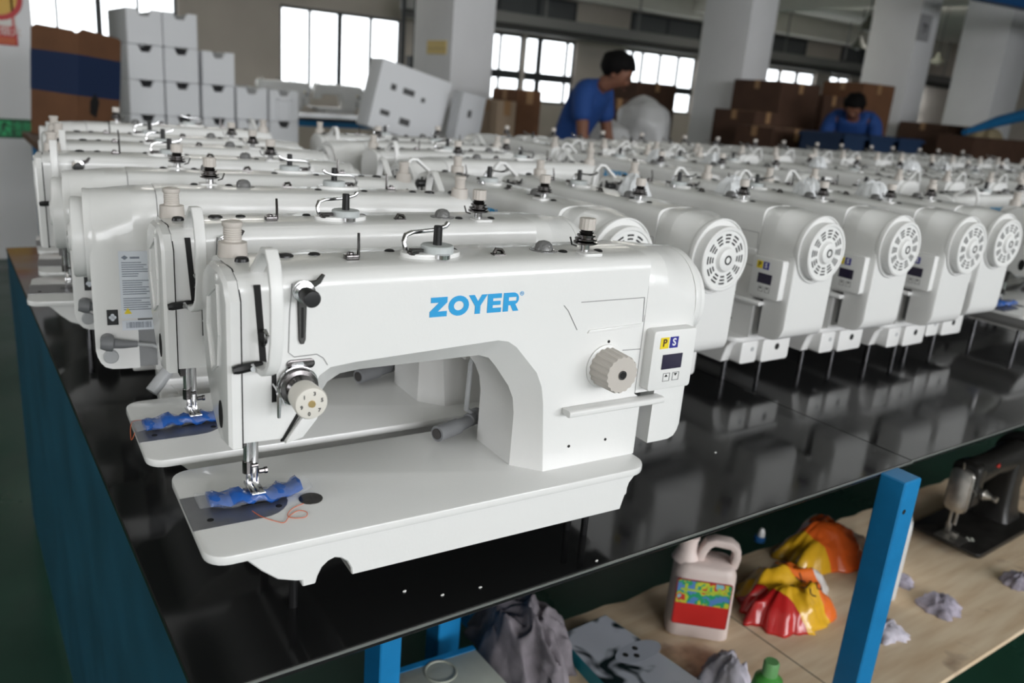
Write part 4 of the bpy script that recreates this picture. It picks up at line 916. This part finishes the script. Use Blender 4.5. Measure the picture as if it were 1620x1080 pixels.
# poles left of the column
for i, px in enumerate((636, 655)):
    g = gy(px, 100, 7.2); e = empty('floor_pole', (g.x, 7.2, 0), 0, ['dark', 'darker right-hand'][i]+' upright pole standing left of the column with the yellow sign', 'pole')
    obj('pole', MB().lathe([(0, .02), (ZC-.001, .02)], 'z', (0, 0), 10).mesh('pl'), FRAME, e); obj('foot', MB().lathe([(0, .12), (.02, .12), (.03, .03)], 'z', (0, 0), 16).mesh('ft'), FRAME, e)
    obj('junction_box', MB().box(-.06, .06, -.05, .05, 1.25+.1*i, 1.42+.1*i).mesh('jb'), FRAME, e)
# pendant lamps
LAMP = mat('grey lamp shade', (.10, .105, .085), .5)
for i, (px, py, Y, r_) in enumerate(((1372, 48, 7.4, .13), (1357, 77, 9.4, .13), (1535, 81, 7.0, .15), (1482, 101, 9.4, .15))):
    g = gy(px, py, Y); z = g.z
    e = empty('pendant_lamp', (g.x, Y, z), 0, ['larger grey cone lamp left of the third column', 'smaller grey cone lamp below and left of the larger one', 'grey cone lamp farthest to the right', 'small grey cone lamp just right of the third column'][i], 'lamp', 'cone lamps hanging at the right')
    obj('shade', MB().lathe([(0, r_), (.02, r_), (.12, r_*.4), (.20, r_*.2), (.21, r_*.1)], 'z', (0, 0), 24).mesh('sh'), LAMP, e)
    obj('cord', MB().lathe([(.2, .008), (max(.25, ZC-.0-z), .008)], 'z', (0, 0), 6).mesh('cd'), BLACK, e)
    obj('bulb', MB().lathe([(-.03, .01), (-.02, .03), (.0, .035), (.02, .02)], 'z', (0, 0), 12).mesh('bu'), WHITE2, e)
# blue ceiling girder and draped tarpaulin at the right
a = gy(1545, 8, 5.0); o = obj('blue_girder', MB().box(0, 4.5, -.08, .08, -.07, .07).mesh('bg', bevel=.004), mat('girder blue', (.01, .07, .20), .4), loc=(a.x, 5.0, a.z+.12), rot=(0, math.radians(0), math.radians(-6))); tag(o, 'blue girder at the upper right picture corner', 'girder')
a = gy(1545, 208, 4.6); b = gy(1640, 182, 4.6)
e = empty('stacked_roll', (a.x, 4.6, 0), 0, 'bright blue tarpaulin roll on a dark stand at the right edge', 'roll')
obj('stand', MB().box(0, b.x-a.x, 0, .4, 0, a.z-.06).mesh('st'), CARDD, e)
obj('tarpaulin', MB().tube([(-.05, .1, a.z-.02), ((b.x-a.x)*.5, .1, (a.z+b.z)/2+.01), (b.x-a.x, .1, b.z)], [.03, .06, .07], 12).mesh('tr'), mat('tarpaulin blue', (.012, .14, .33), .4), e)
g = gy(1575, 178, 4.75); o = obj('cloth_bundle', cloth('cloth_bundle', .26, .14, .12, mat('straw cloth', (.34, .28, .17), .8), 6, 40, .4, 1.2), None, loc=(g.x+.15, 4.87, a.z-.058)); tag(o, 'straw coloured bundle lying on the blue tarpaulin stand', 'bundle')
# signs
def board(name, c, w_, h_, normal, m, label, cat):
    e = empty(name, c, 0, label, cat); e.rotation_euler = (0, 0, 0 if normal == 'y' else math.radians(-90)); obj('plate', MB().box(-w_/2, w_/2, -.006, 0, -h_/2, h_/2).mesh('plate'), m, e); return e
YF = 6.058
a, b = gy(-62, 187, YF), gy(56, 217, YF)
es = board('exit_sign', ((a.x+b.x)/2, YF, (a.z+b.z)/2), b.x-a.x, abs(a.z-b.z)+.02, 'y', mat('sign green', (.004, .10, .035), .4), 'green exit sign with running figure low on the left column', 'sign')
W_ = b.x-a.x; H_ = abs(a.z-b.z)+.02
SG = mat('sign light green', (.02, .42, .14), .4)
obj('pictogram_panel', MB().box(-W_*.03, W_*.16, -.0075, -.005, -H_*.38, H_*.38).mesh('pp'), SG, es)
fig = MB(); cx = W_*.065
fig.lathe([(-.0085, .010), (-.007, .010)], 'y', (cx+.008, H_*.24), 10).prism([(cx-.012, .028), (cx+.012, .032), (cx+.006, -.012), (cx-.014, -.008)], 'y', -.0085, -.007).prism([(cx-.012, -.008), (cx-.002, -.01), (cx-.024, -.05), (cx-.034, -.046)], 'y', -.0085, -.007).prism([(cx+.0, -.01), (cx+.008, -.012), (cx+.03, -.03), (cx+.02, -.052), (cx+.014, -.048), (cx+.016, -.032)], 'y', -.0085, -.007).prism([(cx+.01, .03), (cx+.034, .014), (cx+.03, .006), (cx+.008, .018)], 'y', -.0085, -.007)
obj('running_figure', fig.mesh('rf'), mat('sign green', (.004, .10, .035)), es)
try:
    tm = textmesh('安全出口', .05, 'lettering', .0006, .0004); tm.transform(FRONT); tm.materials.append(SG); obj('lettering', tm, None, es, loc=(W_*.33, -.007, H_*.12))
    tm = textmesh('EXIT', .036, 'lettering', .0006, .0004); tm.transform(FRONT); tm.materials.append(SG); obj('lettering', tm, None, es, loc=(W_*.33, -.007, -H_*.24))
except Exception: pass
a, b = gy(-60, -60, YF), gy(29, 73, YF)
fs = board('fire_sign', ((a.x+b.x)/2, YF, (a.z+b.z)/2), b.x-a.x, a.z-b.z, 'y', mat('sign white', (.62, .60, .56), .5), 'white fire notice with red border high on the left column', 'sign')
W_, H_ = b.x-a.x, a.z-b.z
RED = mat('sign red', (.45, .015, .015), .5)
obj('border', MB().box(W_/2-.022, W_/2-.010, -.0072, -.005, -H_/2+.01, H_/2-.01).box(-W_/2+.010, -W_/2+.022, -.0072, -.005, -H_/2+.01, H_/2-.01).box(-W_/2+.01, W_/2-.01, -.0072, -.005, H_/2-.02, H_/2-.01).mesh('bd'), RED, fs)
obj('text_band', MB().box(-W_/2+.0, W_/2, -.0076, -.005, -H_/2, -H_/2+.11).mesh('tb'), RED, fs)
obj('lower_strip', MB().box(-W_/2, W_/2-.012, -.008, -.006, -H_/2+.006, -H_/2+.045).mesh('ls'), mat('sign orange', (.50, .09, .02), .5), fs)
rg = MB(); n = 30
cc = (W_*.14, H_*.12)
rg.rings([[(cc[0]+r_*math.cos(2*PI*k/n), y_, cc[1]+r_*math.sin(2*PI*k/n)) for k in range(n)] for r_, y_ in ((.13, -.007), (.13, -.008), (.10, -.008), (.10, -.007))], caps=False)
obj('prohibition_ring', rg.mesh('pr'), RED, fs)
obj('yellow_disc', MB().lathe([(-.0072, .10), (-.006, .10)], 'y', cc, 24).mesh('yd'), mat('sign yellow', (.60, .36, .05), .5), fs)
try:
    tm = textmesh('禁止烟火', .058, 'lettering', .0006, .0004); tm.transform(FRONT); tm.materials.append(mat('sign pale', (.62, .50, .46), .5)); obj('lettering', tm, None, fs, loc=(W_*.12, -.0082, -H_/2+.078))
except Exception: pass
def gx(px, py, x):
    d = ray(px, py); t = (x-CAM[0])/d[0]; return Vector(CAM+t*d)
a, b = gx(677, 64, 3.519), gx(706, 86, 3.519)
ys = board('yellow_sign', (3.519, (a.y+b.y)/2, (a.z+b.z)/2), abs(a.y-b.y), abs(a.z-b.z), 'x', mat('sign buff', (.72, .55, .20), .5), 'small yellow notice on the side of the column', 'sign')
obj('sign_rim', MB().box(-abs(a.y-b.y)/2+.01, abs(a.y-b.y)/2-.01, -.007, -.005, -.012, -.006).mesh('sr'), mat('sign ink', (.40, .28, .12), .6), ys)
a, b = gy(1461, 22, YF), gy(1483, 70, YF)
ns = board('wall_notice', (a.x+.08, YF, (a.z+b.z)/2), .26, a.z-b.z, 'y', mat('notice grey', (.34, .34, .35), .6), 'grey notice high on the third column', 'sign')
obj('notice_mark', MB().box(-.02, .0, -.008, -.005, -.06, .06).box(-.06, .07, -.008, -.005, .02, .04).box(.03, .05, -.008, -.005, -.04, .02).mesh('nm'), mat('notice ink', (.10, .10, .10), .6), ns)
# litter on the floor at the left
for i, (px, py, r_, c_) in enumerate(((75, 807, .004, .7), (73, 828, .02, .12), (80, 827, .006, .7), (101, 894, .007, .8), (108, 921, .005, .7))):
    g = gz(px, py, 0); o = obj('floor_scrap', crumple('floor_scrap', r_*1.6, r_*1.3, r_, mat('scrap %d' % i, (c_, c_, c_*.95), .6), i+2, .3, 2, 2), None, loc=(g.x, g.y, 0)); tag(o, ['tiny pale scrap on the green floor beside the blue sheet, uppermost', 'brownish crumpled scrap on the green floor', 'white bit beside the brownish floor scrap', 'larger white scrap lowest but one on the green floor', 'lowest white scrap on the green floor'][i], 'scrap')

# ------------------------------------------------------------------ people
SKIN = mat('skin', (.20, .085, .05), .6)
SHIRT = mat('blue shirt cloth', (.012, .055, .22), .8, bump=.4, bscale=14)
TROU = mat('dark trousers', (.015, .017, .03), .85)
HAIR = mat('black hair', (.005, .0045, .0045), .8, bump=.6, bscale=60, spec=.15)
def skinmesh(name, V, E, m, parent, sub=2, root=0):
    me = bpy.data.meshes.new(name); me.from_pydata([v[0] for v in V], E, [])
    o = bpy.data.objects.new(name, me); COL.objects.link(o); o.parent = parent; me.materials.append(m)
    md = o.modifiers.new('skin', 'SKIN'); md.use_smooth_shade = True
    for i, v in enumerate(V):
        r = v[1]; me.skin_vertices[0].data[i].radius = (r, r) if not isinstance(r, tuple) else r
        me.skin_vertices[0].data[i].use_root = (i == root)
    sb = o.modifiers.new('sub', 'SUBSURF'); sb.levels = sub; sb.render_levels = sub
    return o
def person(loc, rz, label, lean, head_turn=0):
    e = empty('person', loc, rz, label, 'person')
    def L(p):      # lean the upper body forward about the hips
        a = math.radians(lean)*max(0, min(1, (p[2]-.9)/.5)); y, z = p[1], p[2]-.92
        return (p[0], y*math.cos(a)-z*math.sin(a), .92+y*math.sin(a)+z*math.cos(a))
    V = []; E = []
    def add(p, r, par=None):
        V.append((p, r)); 
        if par is not None: E.append((par, len(V)-1))
        return len(V)-1
    pel = add((0, 0, .93), (.13, .10)); sp = add(L((0, 0, 1.08)), (.125, .095), pel); ch = add(L((0, 0, 1.26)), (.15, .10), sp); nb = add(L((0, .0, 1.40)), .062, ch)
    nk = add(L((0, -.03, 1.445)), .052, nb); hd = add(L((0, -.075, 1.50)), (.070, .085), nk); ht = add(L((0, -.075, 1.565)), (.072, .088), hd); add(L((0, -.065, 1.615)), (.045, .055), ht)
    add(L((0, -.165, 1.51)), .012, hd)   # nose
    hands = []
    for s in (-1, 1):
        sh_ = add(L((s*.155, 0, 1.36)), .055, ch); s0 = L((s*.19, -.01, 1.33)); sb_ = add(s0, .05, sh_)
        el = add((s0[0]+s*.05, s0[1]-.05, s0[2]-.27), .038, sb_); wr = add((s0[0]-s*.03, s0[1]-.20, s0[2]-.42), .026, el)
        pm = add((s0[0]-s*.045, s0[1]-.26, s0[2]-.455), (.036, .018), wr)
        b = V[pm][0]
        for k in range(4):
            x = (k-1.5)*.019; ln = (.030, .036, .034, .026)[k]
            f1 = add((b[0]+x, b[1]-.04, b[2]-.008), .0085, pm); f2 = add((b[0]+x, b[1]-.04-ln, b[2]-.022), .008, f1); add((b[0]+x, b[1]-.045-ln*1.5, b[2]-.045), .007, f2)
        t1 = add((b[0]-s*.035, b[1]-.0, b[2]-.01), .010, pm); add((b[0]-s*.05, b[1]-.035, b[2]-.02), .008, t1)
        hp = add((s*.09, 0, .88), .085, pel); kn_ = add((s*.10, -.02, .48), .058, hp); an = add((s*.10, .03, .09), .042, kn_); ft = add((s*.105, -.05, .045), (.042, .035), an); add((s*.11, -.15, .035), (.038, .026), ft)
    skinmesh('body', V, E, SKIN, e)
    V, E = [], []
    pel = add((0, 0, .90), (.15, .115)); sp = add(L((0, 0, 1.08)), (.145, .112), pel); ch = add(L((0, 0, 1.26)), (.168, .118), sp); nb = add(L((0, 0, 1.395)), .078, ch)
    for s in (-1, 1):
        sh_ = add(L((s*.15, 0, 1.365)), .082, ch); s0 = L((s*.19, -.01, 1.33)); sb_ = add(s0, .078, sh_); add((s0[0]+s*.035, s0[1]-.03, s0[2]-.17), .066, sb_)
    skinmesh('shirt', V, E, SHIRT, e)
    V, E = [], []
    pel = add((0, 0, .95), (.14, .108))
    for s in (-1, 1):
        hp = add((s*.09, 0, .86), .098, pel); kn_ = add((s*.10, -.02, .48), .072, hp); add((s*.10, .03, .11), .06, kn_)
    skinmesh('trousers', V, E, TROU, e)
    hb = MB(); hc = Vector(L((0, -.06, 1.565)))
    bm = bmesh.new(); bmesh.ops.create_icosphere(bm, subdivisions=3, radius=1)
    a = math.radians(lean)
    for v in bm.verts:
        p = v.co; k = 1+.14*nz.noise(p*3.2)
        q = Vector((p.x*.098*k, p.y*.114*k, (p.z*.098-.006)*k))
        if p.y < -.35 and p.z < .1: q *= .80      # leave the face clear
        v.co = Vector((q.x, q.y*math.cos(a)-q.z*math.sin(a), q.y*math.sin(a)+q.z*math.cos(a)))+hc+Vector((0, .012, .012))
    me = bpy.data.meshes.new('hair'); bm.to_mesh(me); bm.free(); me.polygons.foreach_set('use_smooth', [True]*len(me.polygons)); obj('hair', me, HAIR, e)
    for s in (-1, 1):
        ep = Vector(L((s*.075, -.065, 1.51))); obj('ear', MB().lathe([(-.012, .010), (0, .02), (.012, .012)], 'x', (0, 0), 8).mesh('ear'), SKIN, e, loc=ep)
        ep = Vector(L((s*.030, -.152, 1.53))); obj('eye', MB().lathe([(-.004, .004), (0, .009), (.004, .004)], 'y', (0, 0), 8).mesh('eye'), INK, e, loc=ep)
    mp = Vector(L((0, -.152, 1.46))); obj('mouth', MB().box(-.022, .022, -.004, .004, -.003, .003).mesh('mouth', bevel=.002), mat('lips', (.16, .045, .035), .6), e, loc=mp)
    return e
def place_person(px, py, Y, rz, label, lean):
    g = gy(px, py, Y); person((g.x, Y, 0), rz, label, lean)
place_person(898, 200, 4.40, math.radians(30), 'worker in a blue T-shirt bending over the machines, both arms reaching down', 24)
place_person(1352, 190, 4.85, math.radians(-60), 'far stooping worker in blue in front of brown cartons', 34)
